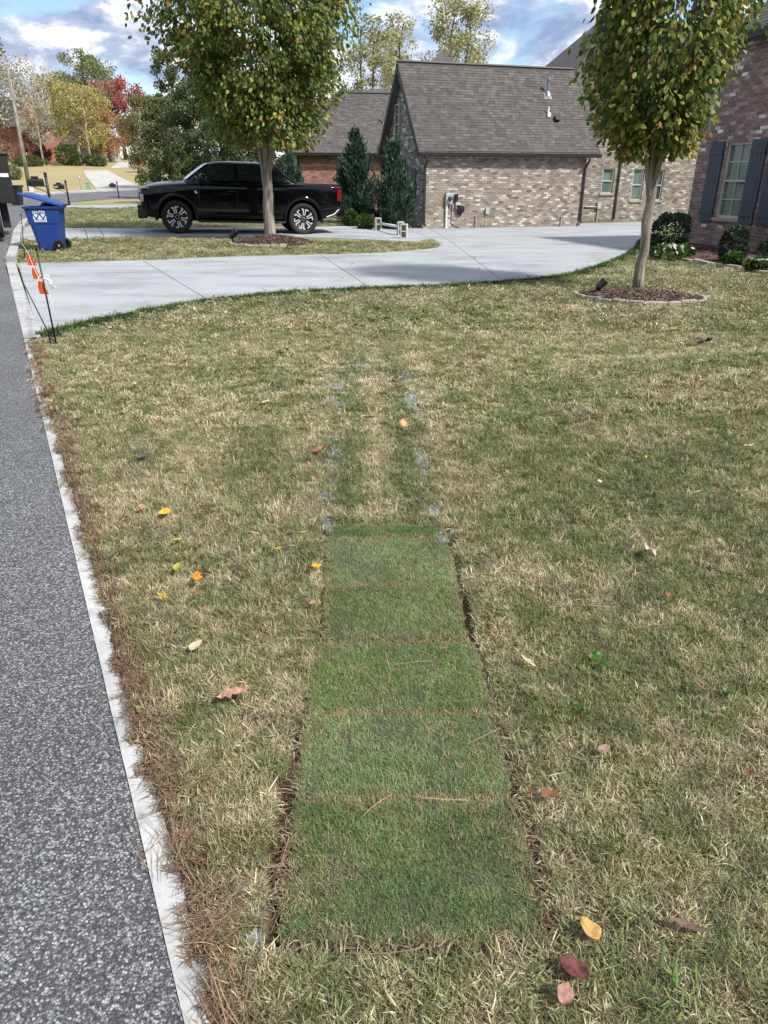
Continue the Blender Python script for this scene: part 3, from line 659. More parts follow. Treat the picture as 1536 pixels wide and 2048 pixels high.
def lay_bricks(wall, fr, lim, vmax, opens, pal, n_parts, world, L=.203, H=.068, gap=.0095, v0=0.0, pal2=None, soldier=None):
    """bricks on a wall frame; the n_parts whole bricks that show nearest are parts, the rest one joined part"""
    whole, rest = [], MB(); course = H + gap; i = 0; v = v0
    while v + H <= vmax + .01:
        u0, u1 = lim(v + H / 2); u = -(i % 2) * (L + gap) / 2 + rnd.uniform(-.004, .004)
        while u < u1:
            a, b = max(u, u0), min(u + L, u1); segs = [(a, b)]
            for (oa, ob, oc, od) in opens:
                if v < od and v + H > oc:
                    ns = []
                    for (p, q) in segs:
                        if q <= oa or p >= ob: ns.append((p, q))
                        else:
                            if p < oa: ns.append((p, oa - gap))
                            if q > ob: ns.append((ob + gap, q))
                    segs = ns
            for (p, q) in segs:
                if q - p < .03: continue
                if q - p > L - .002: whole.append(((p + q) / 2, v + H / 2))
                else: fr_box(rest, fr, p, q, v, v + H, pick(pal2 if pal2 and rnd.random() < (v / vmax) ** 1.5 else pal))
            u += L + gap
        v += course; i += 1
    def seen(c):
        p = world @ fr(c[0], c[1], 0); x, y = proj(p); return (p - Vector((0, 0, CAMH))).length + (0 if -40 < x < 1576 and y > -60 else 100)
    whole.sort(key=seen)
    var = brick_var(pal, 22, L, H) ; var2 = brick_var(pal2, 22, L, H) if pal2 else var
    for (u, v) in whole[:n_parts]:
        b = bpy.data.objects.new('brick', (var2 if pal2 and rnd.random() < (v / vmax) ** 1.5 else var)[rnd.randrange(22)]); scene.collection.objects.link(b); b.parent = wall; b.matrix_local = fr.mat(u, v, 0)
    for (u, v) in whole[n_parts:]: fr_box(rest, fr, u - L / 2, u + L / 2, v - H / 2, v + H / 2, pick(pal2 if pal2 and rnd.random() < (v / vmax) ** 1.5 else pal))
    if rest.v: tag(rest.build('brickwork', M['brick'], wall, fix=False), kind='stuff')
def fr_box(mb, fr, a, b, v0, v1, col, d=None):
    d = d or rnd.uniform(.006, .012)
    mb.add([fr(a, v0, 0), fr(b, v0, 0), fr(b, v1, 0), fr(a, v1, 0), fr(a + .002, v0 + .002, d), fr(b - .002, v0 + .002, d), fr(b - .002, v1 - .002, d), fr(a + .002, v1 - .002, d)], [(4, 5, 6, 7), (0, 1, 5, 4), (1, 2, 6, 5), (2, 3, 7, 6), (3, 0, 4, 7)], 0, col)
def wall_back(parent, fr, W, H, opens, m, thick=.2, gable=None):
    us = sorted({0, W} | {o[0] for o in opens} | {o[1] for o in opens}); vs_ = sorted({-.4, H} | {o[2] for o in opens} | {o[3] for o in opens}); mb = MB()
    for a, b in zip(us[:-1], us[1:]):
        run = []
        for c, d in zip(vs_[:-1], vs_[1:]):
            if any(o[0] < (a + b) / 2 < o[1] and o[2] < (c + d) / 2 < o[3] for o in opens): continue
            fr.box(mb, a, b, c, d, -thick, 0)
    if gable: mb.extrude([fr(0, H), fr(W, H), fr(gable[0], gable[1])], fr.w * -thick)
    return mb.build('wall', M[m], parent)
def add_window(parent, fr, u0, u1, v0, v1, cols=1, rows=1, sash=True, cover=None, frame='frame', depth=.085, sill='stone'):
    f = MB(); t = .055
    for (a, b, c, d) in ((u0, u0 + t, v0, v1), (u1 - t, u1, v0, v1), (u0 + t, u1 - t, v0, v0 + t), (u0 + t, u1 - t, v1 - t, v1)): fr.box(f, a, b, c, d, -depth - .05, -depth + .035)
    vm = (v0 + v1) / 2
    if sash: fr.box(f, u0 + t, u1 - t, vm - .025, vm + .025, -depth - .05, -depth + .02)
    w = f.build('window', M[frame], parent, bevel=.004)
    g = MB(); fr.box(g, u0 + t, u1 - t, v0 + t, v1 - t, -depth - .035, -depth - .025); g.build('pane', M['glass_' + cover] if cover and cover != 'none' else M['glass'], w)
    if cols * rows > 1:
        q = MB()
        for k in range(1, cols): x = u0 + t + (u1 - u0 - 2 * t) * k / cols; fr.box(q, x - .011, x + .011, v0 + t, v1 - t, -depth - .024, -depth - .004)
        for k in range(1, rows):
            y = v0 + (v1 - v0) * k / rows
            if sash and abs(y - vm) < .05: continue
            fr.box(q, u0 + t, u1 - t, y - .011, y + .011, -depth - .023, -depth - .003)
        q.build('glazing_bar', M[frame], w)
    if cover and cover != 'none':
        c = MB(); n = 14
        if cover == 'blind':
            for k in range(22): y = vm + (v1 - t - vm) * k / 22; fr.box(c, u0 + t, u1 - t, y, y + .022, -depth - .10, -depth - .075)
        else:
            for k in range(n): x = u0 + t + (u1 - u0 - 2 * t) * k / n; fr.box(c, x, x + (u1 - u0 - 2 * t) / n, v0 + t, v1 - t, -depth - .12 - .02 * (k % 2), -depth - .09 - .02 * (k % 2))
        c.build('blind' if cover == 'blind' else 'curtain', M['blind'], w)
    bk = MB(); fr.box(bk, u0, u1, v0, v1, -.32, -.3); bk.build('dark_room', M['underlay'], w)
    if sill:
        s = MB(); fr.box(s, u0 - .06, u1 + .06, v0 - .085, v0 - .004, -depth, .055); s.build('sill', M[sill], w, bevel=.01)
    return w
for k, a in (('blind', .30), ('curtain', .42), ('none', 0)):
    m, nt, b = newmat('glass_' + k); b.inputs['Base Color'].default_value = (.17, .25, .225, 1) if k != 'none' else (.04, .06, .058, 1); b.inputs['Roughness'].default_value = .03; b.inputs['Specular IOR Level'].default_value = .8
    tr_ = N(nt, 'ShaderNodeBsdfTransparent'); mx = N(nt, 'ShaderNodeMixShader'); mx.inputs[0].default_value = .45
    nt.links.new(tr_.outputs[0], mx.inputs[1]); nt.links.new(b.outputs[0], mx.inputs[2]); nt.links.new(mx.outputs[0], nt.nodes['Material Output'].inputs[0]); M['glass_' + k] = m
ROOFP = [((0.098, 0.087, 0.080), 5), ((0.088, 0.078, 0.072), 4), ((0.109, 0.098, 0.090), 4), ((0.078, 0.070, 0.066), 2)]
def add_roof(parent, fr, U, S, lim, n_parts, world, pal=ROOFP, ex=.13, tab=(.15, .27), thick=.10, name='roof', outline=None):
    """a roof plane: underlay slab and overlapping shingles; lim(s) gives the left and right ends at height s up the slope"""
    mb = MB(); a0, b0 = lim(0); a1, b1 = lim(S); ex = S / round(S / ex)
    mb.extrude([fr(a0, 0, -.004), fr(b0, 0, -.004), fr(b1, S, -.004), fr(a1, S, -.004)], fr.w * -thick)
    r = mb.build(name, M['underlay'], parent)
    lens = [tab[0], (tab[0] + tab[1]) / 2, tab[1]]; var = {}
    def geo(l, col, d): return [(0, -.02, .0), (l, -.02, .0), (l, ex, 0), (0, ex, 0), (.004, -.02, d), (l - .004, -.02, d), (l - .004, ex, .003), (.004, ex, .003)], [(4, 5, 6, 7), (0, 1, 5, 4), (1, 2, 6, 5), (3, 0, 4, 7)]
    for l in lens:
        for k in range(8):
            q = MB(); v, f = geo(l, None, rnd.uniform(.010, .017)); q.add(v, f, 0, pick(pal)); var[(l, k)] = q.mesh('shingle', [M['shingle']])
    allp, rest = [], MB(); s = 0.0
    while s < S - ex * .5:
        a, b = lim(s + ex / 2); u = a + rnd.uniform(-.25, 0)
        while u < b:
            l = rnd.choice(lens)
            if u >= a - .001 and u + l <= b + .001: allp.append((u, s, l))
            else:
                p, q = max(u, a), min(u + l, b)
                if q - p > .02: v, f = geo(q - p, None, .013); rest.add([fr(*x) + fr.u * p + fr.v * s for x in v], f, 0, pick(pal))
            u += l
        s += ex
    allp.sort(key=lambda c: (world @ fr(c[0], c[1]) - Vector((0, 0, CAMH))).length + (0 if -20 < proj(world @ fr(c[0], c[1]))[0] < 1500 and proj(world @ fr(c[0], c[1]))[1] > 0 else 100))
    for (u, s, l) in allp[:n_parts]:
        o = bpy.data.objects.new('shingle', var[(l, rnd.randrange(8))]); scene.collection.objects.link(o); o.parent = r; o.matrix_local = fr.mat(u, s, 0)
    for (u, s, l) in allp[n_parts:]: v, f = geo(l, None, rnd.uniform(.010, .017)); rest.add([fr(*x) + fr.u * u + fr.v * s for x in v], f, 0, pick(pal))
    if rest.v: tag(rest.build('shingle_courses', M['shingle'], r, fix=False), kind='stuff')
    return r
def world_of(o): return Matrix.Translation(o.location) @ Matrix.Rotation(o.rotation_euler.z, 4, 'Z')

# ------------------------------------------------------------ brick garage in the middle
YAW = R(17.0)
gc = PY(845, 457, 29.0)
gar = thing('brick_garage', 'tan and white brick garage with steep grey shingle roof and dark gutters', 'garage', (gc.x, gc.y, gc.z), YAW)
gw = world_of(gar); GW, GD, GH = 6.75, 4.9, 2.64; slope = None
fF = Frame((0, 0, 0), (1, 0, 0), (0, 0, 1), (0, -1, 0)); fL = Frame((0, GD, 0), (0, -1, 0), (0, 0, 1), (-1, 0, 0))
wl_ = wall_back(gar, fF, GW, GH, [], 'mortar')
lay_bricks(wl_, fF, lambda v: (0, GW), GH - .24, [], TAN, 300, gw)
sol = MB(); u = .05
while u < GW - .1: fr_box(sol, fF, u, u + .066, GH - .225, GH - .03, pick(GABLE)); u += .0775
tag(sol.build('soldier_course', M['brick'], wl_, fix=False), kind='stuff')
RISE = 2.86; EAVE = GH + .02
gwin = (1.55, 2.15, 2.95, 4.35); opn = [gwin]
wg = wall_back(gar, fL, GD, GH, [], 'mortar_grey', gable=None)
mbg = MB(); mbg.extrude([fL(0, GH), fL(GD, GH), fL(GD / 2 + .9, GH + RISE * (1 - 2 * .9 / GD)), fL(GD / 2, GH + RISE - .08), fL(GD / 2 - .9, GH + RISE * (1 - 2 * .9 / GD))], fL.w * -.2); mbg.build('gable_infill', M['mortar_grey'], wg)
def glim(v):
    if v < GH: return (0, GD)
    k = (v - GH) / RISE * GD / 2; return (k + .04, GD - k - .04)
lay_bricks(wg, fL, glim, GH + RISE - .25, [gwin], GABLE, 0, gw)
fLo = Frame(fL(0, 0, .10), fL.u, fL.v, fL.w)
add_window(gar, fLo, *gwin, 2, 4, cover='none', frame='frame', depth=.06)
sm = MB(); fL.box(sm, 3.62, 4.12, .55, 2.05, .012, .05)
for k in range(1, 3): fL.box(sm, 3.62, 4.12, .5 + .52 * k, .56 + .52 * k, .05, .07)
sm.build('shutter', M['shutter'], gar)
ang = math.atan2(RISE, GD / 2); OV = .22; SL = (GD / 2 + OV) / math.cos(ang)
zE = GH - OV * math.tan(ang) + .17
fR = Frame((0, -OV, zE), (1, 0, 0), (0, math.cos(ang), math.sin(ang)), (0, -math.sin(ang), math.cos(ang)))
fRb = Frame((GW, GD + OV, zE), (-1, 0, 0), (0, -math.cos(ang), math.sin(ang)), (0, math.sin(ang), math.cos(ang)))
add_roof(gar, fR, GW, SL, lambda s: (-.24, GW + .42), 300, gw)
add_roof(gar, fRb, GW, SL, lambda s: (-.24, GW + .24), 0, gw, tab=(.5, .8), ex=.29)
tr_m = MB()
for f_, e in ((fR, (-.275, -.245)), (fRb, (GW + .245, GW + .275)), (fR, (GW + .422, GW + .45))):     # rake boards
    tr_m = MB(); f_.box(tr_m, e[0], e[1], -.01, SL + .02, -.20, .02); tr_m.build('rake_board', M['trim'], gar)
tr_m = MB(); tr_m.tube([fR(-.27, SL + .02, .015), fR(GW + .40, SL + .02, .015)], .055, 6); tr_m.build('ridge_cap', M['trim'], gar)
so = MB(); so.hexa([Vector(p) for p in ((-.24, -OV + .02, GH - .02), (GW + .38, -OV + .02, GH - .02), (-.24, .0, GH - .02), (GW + .38, .0, GH - .02), (-.24, -OV + .02, GH + .01), (GW + .38, -OV + .02, GH + .01), (-.24, 0, GH + .01), (GW + .38, 0, GH + .01))])
for s_, f_ in ((0, fRb), (1, fR)):      # soffit boards under the gable overhang
    if s_: f_.box(so, -.244, .0, .15, SL - .05, -.19, -.105)
    else: f_.box(so, GW, GW + .244, .15, SL - .05, -.19, -.105)
so.build('soffit', M['greytrim'], gar)
rb = MB(); rb.box((-.12, GD + .10, GH + .12), (.24, .42, .46)); rb.build('eave_return', M['greytrim'], gar)
def gutter(parent, a, b, out, name='gutter'):
    a, b, out = Vector(a), Vector(b), Vector(out); prof = [(0, .11), (.0, 0), (.02, -.005), (.075, -.005), (.095, .03), (.10, .10), (.115, .11), (.105, .12), (.09, .105)]
    mb = MB(); n = len(prof); vs = [p + out * x + Vector((0, 0, z)) for p in (a, b) for x, z in prof]
    mb.add(vs, [(i, i + 1, n + i + 1, n + i) for i in range(n - 1)] + [tuple(range(n))[::-1], tuple(range(n, 2 * n))]); return mb.build(name, M['trim'], parent)
gutter(gar, (-.26, -OV - .0, zE - .10), (GW + .45, -OV, zE - .10), (0, -1, 0))
def downspout(parent, x, ztop, yo, zend=.12):
    mb = MB(); pts = [(x, yo - .06, ztop), (x, yo - .06, ztop - .10), (x, -.06, ztop - .34), (x, -.06, zend + .1), (x, -.20, zend)]
    for a, b in zip(pts[:-1], pts[1:]):
        a, b = Vector(a), Vector(b); d = b - a; rot = d.to_track_quat('Z', 'Y').to_matrix(); mb.box((a + b) / 2, (.075, .06, d.length + .02), rot)
    for z in (ztop - .6, (ztop + zend) / 2, zend + .5): mb.box((x, -.035, z), (.11, .05, .03))
    return mb.build('downspout', M['trim'], parent, bevel=.006)
downspout(gar, .03, zE - .12, -OV); downspout(gar, GW - .06, zE - .12, -OV)
# roof fittings
def on_roof(px, py):     # where a sight line meets the front roof plane, in roof coordinates
    dx, fw, up = ray(px, py); d = gw.to_3x3().inverted() @ Vector((dx, fw, up)); o = gw.inverted() @ Vector((0, 0, CAMH)); t = (fR.o - o).dot(fR.w) / d.dot(fR.w); p = o + d * t - fR.o; return p.dot(fR.u), p.dot(fR.v), fR(p.dot(fR.u), p.dot(fR.v))
_, _, p = on_roof(1095, 192); fl = MB(); fl.lathe([(.13, -.10), (.11, .0), (.065, .13), (.048, .16), (.048, .50), (.075, .50), (.08, .54), (.075, .60), (.04, .62)], p, seg=14); fl.box(p + fR.w * .01, (.30, .34, .02), fR.rot()); fl.build('flue', M['galv'], gar, smooth=False)
_, _, p = on_roof(1096, 231); fl = MB(); fl.tube([p, p + Vector((0, 0, .30))], .035, 10); fl.box(p + Vector((0, -.05, .02)), (.12, .12, .16)); fl.build('vent_pipe', M['white'], gar)
_, _, p = on_roof(1112, 240); fl = MB(); fl.box(p + fR.w * .07, (.2, .22, .15), fR.rot()); fl.build('roof_vent', M['black'], gar, bevel=.02)
# meters and pipes on the front wall
def on_wall(px, py, W=gw, f_=fF):
    dx, fw, up = ray(px, py); d = W.to_3x3().inverted() @ Vector((dx, fw, up)); o = W.inverted() @ Vector((0, 0, CAMH)); t = (f_.o - o).dot(f_.w) / d.dot(f_.w); p = o + d * t - f_.o; return p.dot(f_.u), p.dot(f_.v)
M['metergrey'] = pm('meter_grey', (.40, .45, .44), .5, .08)
u, v = on_wall(896, 397); mt = MB(); fF.box(mt, u - .13, u + .13, v - .19, v + .19, .013, .14); mtr = mt.build('meter_box', M['metergrey'], gar, bevel=.012)
q = MB(); q.lathe([(.085, 0), (.085, -.06), (.07, -.11), (.0, -.13)], fF(u + .02, v, .14), 'y', 16); q.build('meter_dial', M['glass'], mtr, smooth=True)
q = MB(); fF_p = lambda a, b, c: fF(a, b, c); q.tube([fF(u - .07, v - .19, .06), fF(u - .075, .0, .06)], .042, 10); 
for z in (.35, .7, 1.0): q.lathe([(.05, -.03), (.05, .03)], fF(u - .073, z * v / 1.15, .06), 'z', 10)
q.build('conduit', M['white'], gar)
u2, v2 = on_wall(912, 394); q = MB(); fF.box(q, u2 - .06, u2 + .06, v2 - .12, v2 + .11, .013, .09); q.tube([fF(u2, v2 - .1, .05), fF(u2 - .02, v2 - .22, .05), fF(u2 - .12, v2 - .05, .05)], .018, 6); q.build('cable_box', M['black'], gar, bevel=.01)
u2, v2 = on_wall(911, 416); q = MB(); q.lathe([(.0, -.09), (.05, -.08), (.05, 0), (0, 0)], fF(u2, v2, .01), 'y', 10); q.tube([fF(u2, v2 + .35, .05), fF(u2, v2, .05)], .016, 6); q.build('gas_regulator', M['greytrim'], gar)
u2, v2 = on_wall(920, 419); q = MB(); q.lathe([(.04, -.03), (.13, -.03), (.14, -.09), (.13, -.15), (.04, -.15)], fF(u2, v2, 0), 'y', 18); q.lathe([(0, 0), (.05, 0), (.05, -.18), (0, -.18)], fF(u2, v2, 0), 'y', 12); q.add([fF(u2 - .09, v2 - .1, .05), fF(u2 + .09, v2 - .1, .05), fF(u2, v2 - .23, .06)], [(0, 1, 2)]); q.build('hose_reel', M['black'], gar)
u2, v2 = on_wall(913, 408); q = MB(); fF.box(q, u2 - .06, u2 + .16, v2 - .05, v2 + .05, .013, .07); q.build('gas_meter', M['metergrey'], gar, bevel=.012)
u2, v2 = on_wall(902, 430); q = MB(); q.tube([fF(u2, v2 + .35, .02), fF(u2, .18, .02), fF(u2 + .1, .08, .02), fF(u2 + .35, .02, .03)], .012, 6); q.build('cable', M['black'], gar)
u2, v2 = on_wall(973, 421); q = MB(); fF.box(q, u2 - .065, u2 + .065, v2 - .12, v2 + .10, .013, .10); q.tube([fF(u2 - .03, v2 - .1, .04), fF(u2 - .035, .02, .04)], .012, 6); q.build('outlet_box', M['metergrey'], gar, bevel=.01)
for px, h in ((950, .42), (1121, .33)): u2, v2 = on_wall(px, 440); q = MB(); q.tube([fF(u2, -.05, .05), fF(u2, h, .05), fF(u2, h + .02, .02)], .022, 8); q.build('pipe', M['stone'], gar)

# ------------------------------------------------------------ the main brick house: front wing on the right, rear wing behind the drive
hc = G(1366, 487)
house = thing('brick_house', 'dark brick house with slate blue shutters, its paler rear wing set beyond the driveway', 'house', (hc.x, hc.y, hc.z), YAW - R(2.5)); hw = world_of(house); hwi = hw.inverted()
HH, HL = 4.55, 4.6
fS = Frame((0, 0, 0), (0, -1, 0), (0, 0, 1), (-1, 0, 0))           # side wall facing the drive, u runs towards the camera
def uv(px, py): return on_wall(px, py, hw, fS)
w_a = uv(1442, 437); w_b = uv(1493, 300); w_t = uv(1468, 285); WX0, WX1 = w_a[0] - .25, w_a[0] + .61; WV0, WV1 = w_a[1] + .02, w_t[1]
wins = [(WX0, WX1, WV0, WV1)]; 
ws = wall_back(house, fS, HL, HH, wins, 'mortar'); lay_bricks(ws, fS, lambda v: (0, HL), HH - .02, wins, PURPLE, 300, hw, pal2=PURPLE_HI)
add_window(house, fS, *wins[0], 2, 4, cover='curtain')
def shutter(u0, u1):
    s = MB(); n = 4; bd = (u1 - u0) / n; back = MB(); fS.box(back, u0 + .005, u1 - .005, WV0 - .10, WV1 + .03, .014, .030); sh = back.build('shutter', M['shutter'], house)
    for k in range(n):
        b = MB(); fS.box(b, u0 + bd * k + .003, u0 + bd * (k + 1) - .003, WV0 - .11, WV1 + .04, .030, .048); b.build('board', M['shutter'], sh, bevel=.003)
    for z in (WV0 + .12, WV1 - .2):
        b = MB(); fS.box(b, u0 + .004, u1 - .004, z - .05, z + .05, .049, .066); b.build('batten', M['shutter'], sh, bevel=.003)
shutter(WX0 - .58, WX0 - .07); shutter(WX1 + .05, WX1 + .55); shutter(WX1 + .66, WX1 + 1.16)
# remaining walls of the front wing and its hipped roof
rest_w = MB(); fE = Frame((0, -HL, 0), (1, 0, 0), (0, 0, 1), (0, -1, 0)); fN = Frame((8.5, 0, 0), (-1, 0, 0), (0, 0, 1), (0, 1, 0)); fN.box(rest_w, 0, 8.3, -.4, HH, -.2, 0)
rest_w.build('plain_wall', M['brick_far'], house)
we = wall_back(house, fE, 8.5, HH, [], 'mortar'); lay_bricks(we, fE, lambda v: (0, 8.5), HH - .02, [], PURPLE, 0, hw, pal2=PURPLE_HI)
OVH = .3; ra = R(42); SLh = (HL / 2 + OVH) / math.cos(ra)
fh1 = Frame((-OVH, OVH, HH - .05), (0, -1, 0), (math.cos(ra), 0, math.sin(ra)), (-math.sin(ra), 0, math.cos(ra)))
add_roof(house, fh1, HL + 2 * OVH, SLh, lambda s: (s * math.cos(ra), HL + 2 * OVH - s * math.cos(ra) + .01), 0, hw)
fh2 = Frame((-OVH, -HL - OVH, HH - .05), (1, 0, 0), (0, math.cos(ra), math.sin(ra)), (0, -math.sin(ra), math.cos(ra))); add_roof(house, fh2, 9, SLh, lambda s: (s * math.cos(ra), 9), 0, hw, tab=(.5, .8), ex=.29)
fh3 = Frame((9 - OVH, OVH, HH - .05), (-1, 0, 0), (0, -math.cos(ra), math.sin(ra)), (0, math.sin(ra), math.cos(ra))); add_roof(house, fh3, 9, SLh, lambda s: (0, 9 - s * math.cos(ra)), 0, hw, tab=(.5, .8), ex=.29)
sf = MB(); sf.box((-OVH / 2, -HL / 2, HH - .06), (OVH, HL + 2 * OVH, .03)); sf.box((4.2, -HL - OVH / 2, HH - .06), (9, OVH, .03)); sf.box((-OVH - .015, -HL / 2, HH + .02), (.03, HL + 2 * OVH, .17)); sf.build('soffit', M['trim'], house)
# rear wing, facing the camera across the drive
rc = hwi @ PY(1160, 443, 35.5); RW, RH = 7.2, 3.95
fB = Frame(rc, (1, 0, 0), (0, 0, 1), (0, -1, 0))
def uvB(px, py): return on_wall(px, py, hw, fB)
bw = []
for (l, r_, t_, b_) in ((1200, 1231, 337, 387), (1259, 1291, 338, 401), (1308, 1331, 340, 401)):
    a, c = uvB((l), b_), uvB(r_, t_); bw.append((a[0] + .03, c[0] - .02, a[1], c[1]))
wb = wall_back(house, fB, RW, RH, bw, 'mortar_grey'); lay_bricks(wb, fB, lambda v: (0, RW), RH - .2, bw, [(c, w) for c, w in TAN], 0, hw)
sol = MB(); u = .02
while u < RW - .1: fr_box(sol, fB, u, u + .066, RH - .20, RH - .01, pick(GABLE)); u += .0775
tag(sol.build('soldier_course', M['brick'], wb, fix=False), kind='stuff')
add_window(house, fB, *bw[0], cover='blind'); add_window(house, fB, *bw[1], cover='curtain'); add_window(house, fB, *bw[2])
ds = uvB(1236, 360)
mb = MB()
fB.box(mb, ds[0] - .04, ds[0] + .04, .1, RH - .1, .02, .08); mb.build('downspout', M['trim'], house)
mb = MB(); a = uvB(1196, 411); fB.box(mb, a[0] - .09, a[0] + .09, a[1] - .13, a[1] + .13, .013, .12); mb.tube([fB(a[0], a[1] - .1, .05), fB(a[0] - .03, -.1, .05)], .03, 8); mb.tube([fB(a[0] - .05, a[1] - .06, .05), fB(a[0] - .7, a[1] - .04, .05)], .025, 8); mb.build('disconnect_box', M['metergrey'], house)
# big roof over the rear wing
ra2 = R(45); SB = 6.6
fb1 = Frame(fB(-2.2, RH - .02, .35), (1, 0, 0), (0, math.cos(ra2), math.sin(ra2)), (0, -math.sin(ra2), math.cos(ra2)))
add_roof(house, fb1, 14, SB, lambda s: (s * .72, 14), 0, hw)
mb = MB(); mb.add([fb1(0, 0, -.1), fb1(SB * .72, SB, -.1), fb1(0, 0, -.1) + Vector((0, 11, 0)), fb1(SB * .72, SB, -.1) + Vector((0, 1.0, 0))], [(0, 1, 3, 2)]); mb.build('side_roof', M['shingle_far'], house)
gutter(house, fb1(0, 0, -.16), fb1(16, 0, -.16), (0, -1, 0)); mb = MB(); mb.box(fB(2, RH + .0, .17), (16, .34, .03)); mb.build('soffit', M['trim'], house)

# ------------------------------------------------------------ red brick neighbour house behind the truck
nc = PY(597, 400, 40.0); nc.z = float(tz(nc.x, 40)) - .1
nb = thing('red_brick_house', 'low red brick house with hipped grey roof behind the truck and evergreens', 'house', nc, R(10)); nw = world_of(nb)
f1 = Frame((0, 0, 0), (1, 0, 0), (0, 0, 1), (0, -1, 0)); NH = (PY(600, 303, 40).z - nc.z); NW = 6.0
n1w = wall_back(nb, f1, NW, NH, [], 'mortar'); lay_bricks(n1w, f1, lambda v: (0, NW), NH, [], REDB, 0, nw)
mb = MB(); Frame((0, 8, 0), (0, -1, 0), (0, 0, 1), (-1, 0, 0)).box(mb, 0, 7.8, -.3, NH, -.2, 0); mb.build('side_wall', M['mortar'], nb)
ra3 = R(39); SN = 3.65 / math.cos(ra3)
fr_ = Frame((-.35, -.35, NH - .05), (1, 0, 0), (0, math.cos(ra3), math.sin(ra3)), (0, -math.sin(ra3), math.cos(ra3))); add_roof(nb, fr_, NW, SN, lambda s: (s * .62, NW + 2.2), 0, nw)
fl_ = Frame((-.35, 7.5, NH - .05), (0, -1, 0), (.62, 0, math.sin(ra3)), (-math.sin(ra3), 0, .62)); add_roof(nb, fl_, 7.9, SN, lambda s: (s * .75, 7.85 - s * .75), 0, nw, tab=(.4, .6), ex=.29)
gutter(nb, (-.4, -.36, NH - .2), (NW + .5, -.36, NH - .2), (0, -1, 0)); mb = MB(); mb.tube([fr_(SN * .62, SN, .02), fr_(NW + 2, SN, .02)], .07, 6); mb.build('ridge_cap', M['trim'], nb)
mb = MB(); mb.tube([(.06, -.08, 0), (.06, -.08, NH - .15)], .05, 6); mb.build('downspout', M['trim'], nb)
for (a, b, h, m_, nm) in ((5.05, 2.2, .55, 'galv', 'flue'), (6.1, 1.9, .18, 'black', 'roof_vent')):
    mb = MB(); p = fr_(a, b, 0); mb.lathe([(.12, -.15), (.1, 0), (.05, .1), (.05, h), (.07, h), (.07, h + .06)], p, seg=10); mb.build(nm, M[m_], nb)
def peak_roof(label, px, py, pxl, pxr, pyb, Y, name='house_roof', left=False):
    p = PY(px, py, Y); a = PY(pxl, pyb, Y - 1.5); b = PY(pxr, pyb, Y - 1.5); hb = min(a.z, b.z) - .6; w = (b.x - a.x); t = thing('distant_house', label, 'house', (p.x, p.y, 0))
    k = 1.4; xa, xb = a.x - p.x - .35 * w * .2, b.x - p.x + .35 * w * .2
    base = [Vector((xa - .5, -1.9, hb)), Vector((xb + .5, -1.9, hb)), Vector((xb + .5, 4, hb)), Vector((xa - .5, 4, hb))]; ap = Vector((0, .4, p.z))
    mb = MB()
    if left:
        tp = [Vector((xa + .1, -.2, p.z)), Vector((xb + 3, -.2, p.z))]; base[1].x += 3; base[2].x += 3; mb.add(base + tp, [(0, 1, 5, 4), (2, 3, 4, 5), (3, 0, 4), (1, 2, 5)])
    else: mb.add(base + [ap], [(0, 1, 4), (1, 2, 4), (2, 3, 4), (3, 0, 4)])
    mb.build('roof', M['shingle_far'], t); z0 = -.5; mb = MB(); mb.box(((base[0].x + base[1].x) / 2, 1.1, (hb + z0) / 2), (base[1].x - base[0].x - .6, 5.2, hb - z0)); mb.build('wall', M['brick_far'], t)
peak_roof('grey pyramid roof peak of a house rising just over the garage ridge', 886, 100, 853, 922, 128, 55)
peak_roof('house with a bit of dark grey roof showing between thin trees and garage gable', 750, 178, 737, 775, 206, 52, left=True)
# ============================================================ TREES AND PLANTS
def leaf_cloud(name, P, D, S, C, mat_, parent=None, shape='leaf', stuff=True, aspect=.66):
    """many separate leaves in one mesh: P places, D hanging directions, S lengths, C colours"""
    n = len(P); P = np.asarray(P, float); D = np.asarray(D, float); D /= np.linalg.norm(D, axis=1)[:, None] + 1e-9
    a = rng.normal(size=(n, 3)); X = np.cross(D, a); X /= np.linalg.norm(X, axis=1)[:, None] + 1e-9; Nn = np.cross(X, D); S = np.asarray(S)[:, None]
    if shape == 'leaf':      # folded ovate blade
        pr = [(0, 0, 0), (.28, .42, .07), (.62, .40, .08), (1.0, 0, -.06), (.62, -.40, .08), (.28, -.42, .07), (.45, 0, 0)]
        fs = [(0, 1, 6), (1, 2, 6), (2, 3, 6), (3, 4, 6), (4, 5, 6), (5, 0, 6)]
    else: pr = [(0, 0, 0), (.45, .5, .10), (1, 0, 0), (.55, -.5, .10)]; fs = [(0, 1, 2), (0, 2, 3)]
    V = np.concatenate([(P + D * S * l + X * S * w * aspect + Nn * S * h)[:, None, :] for l, w, h in pr], 1); k = len(pr)
    F_ = (np.arange(n)[:, None, None] * k + np.array(fs)[None]).reshape(-1, 3)
    me = bpy.data.meshes.new(name); me.vertices.add(n * k); me.vertices.foreach_set('co', V.astype(np.float32).ravel()); me.loops.add(F_.size); me.loops.foreach_set('vertex_index', F_.astype(np.int32).ravel())
    me.polygons.add(len(F_)); me.polygons.foreach_set('loop_start', np.arange(0, F_.size, 3, dtype=np.int32)); me.polygons.foreach_set('loop_total', np.full(len(F_), 3, np.int32))
    c4 = np.ones((n * k, 4), np.float32); c4[:, :3] = np.repeat(np.asarray(C), k, 0); at = me.attributes.new('col', 'FLOAT_COLOR', 'POINT'); at.data.foreach_set('color', c4.ravel())
    me.materials.append(M[mat_]); me.update(calc_edges=True); o = link(name, me, parent)
    if stuff: o['kind'] = 'stuff'
    return o
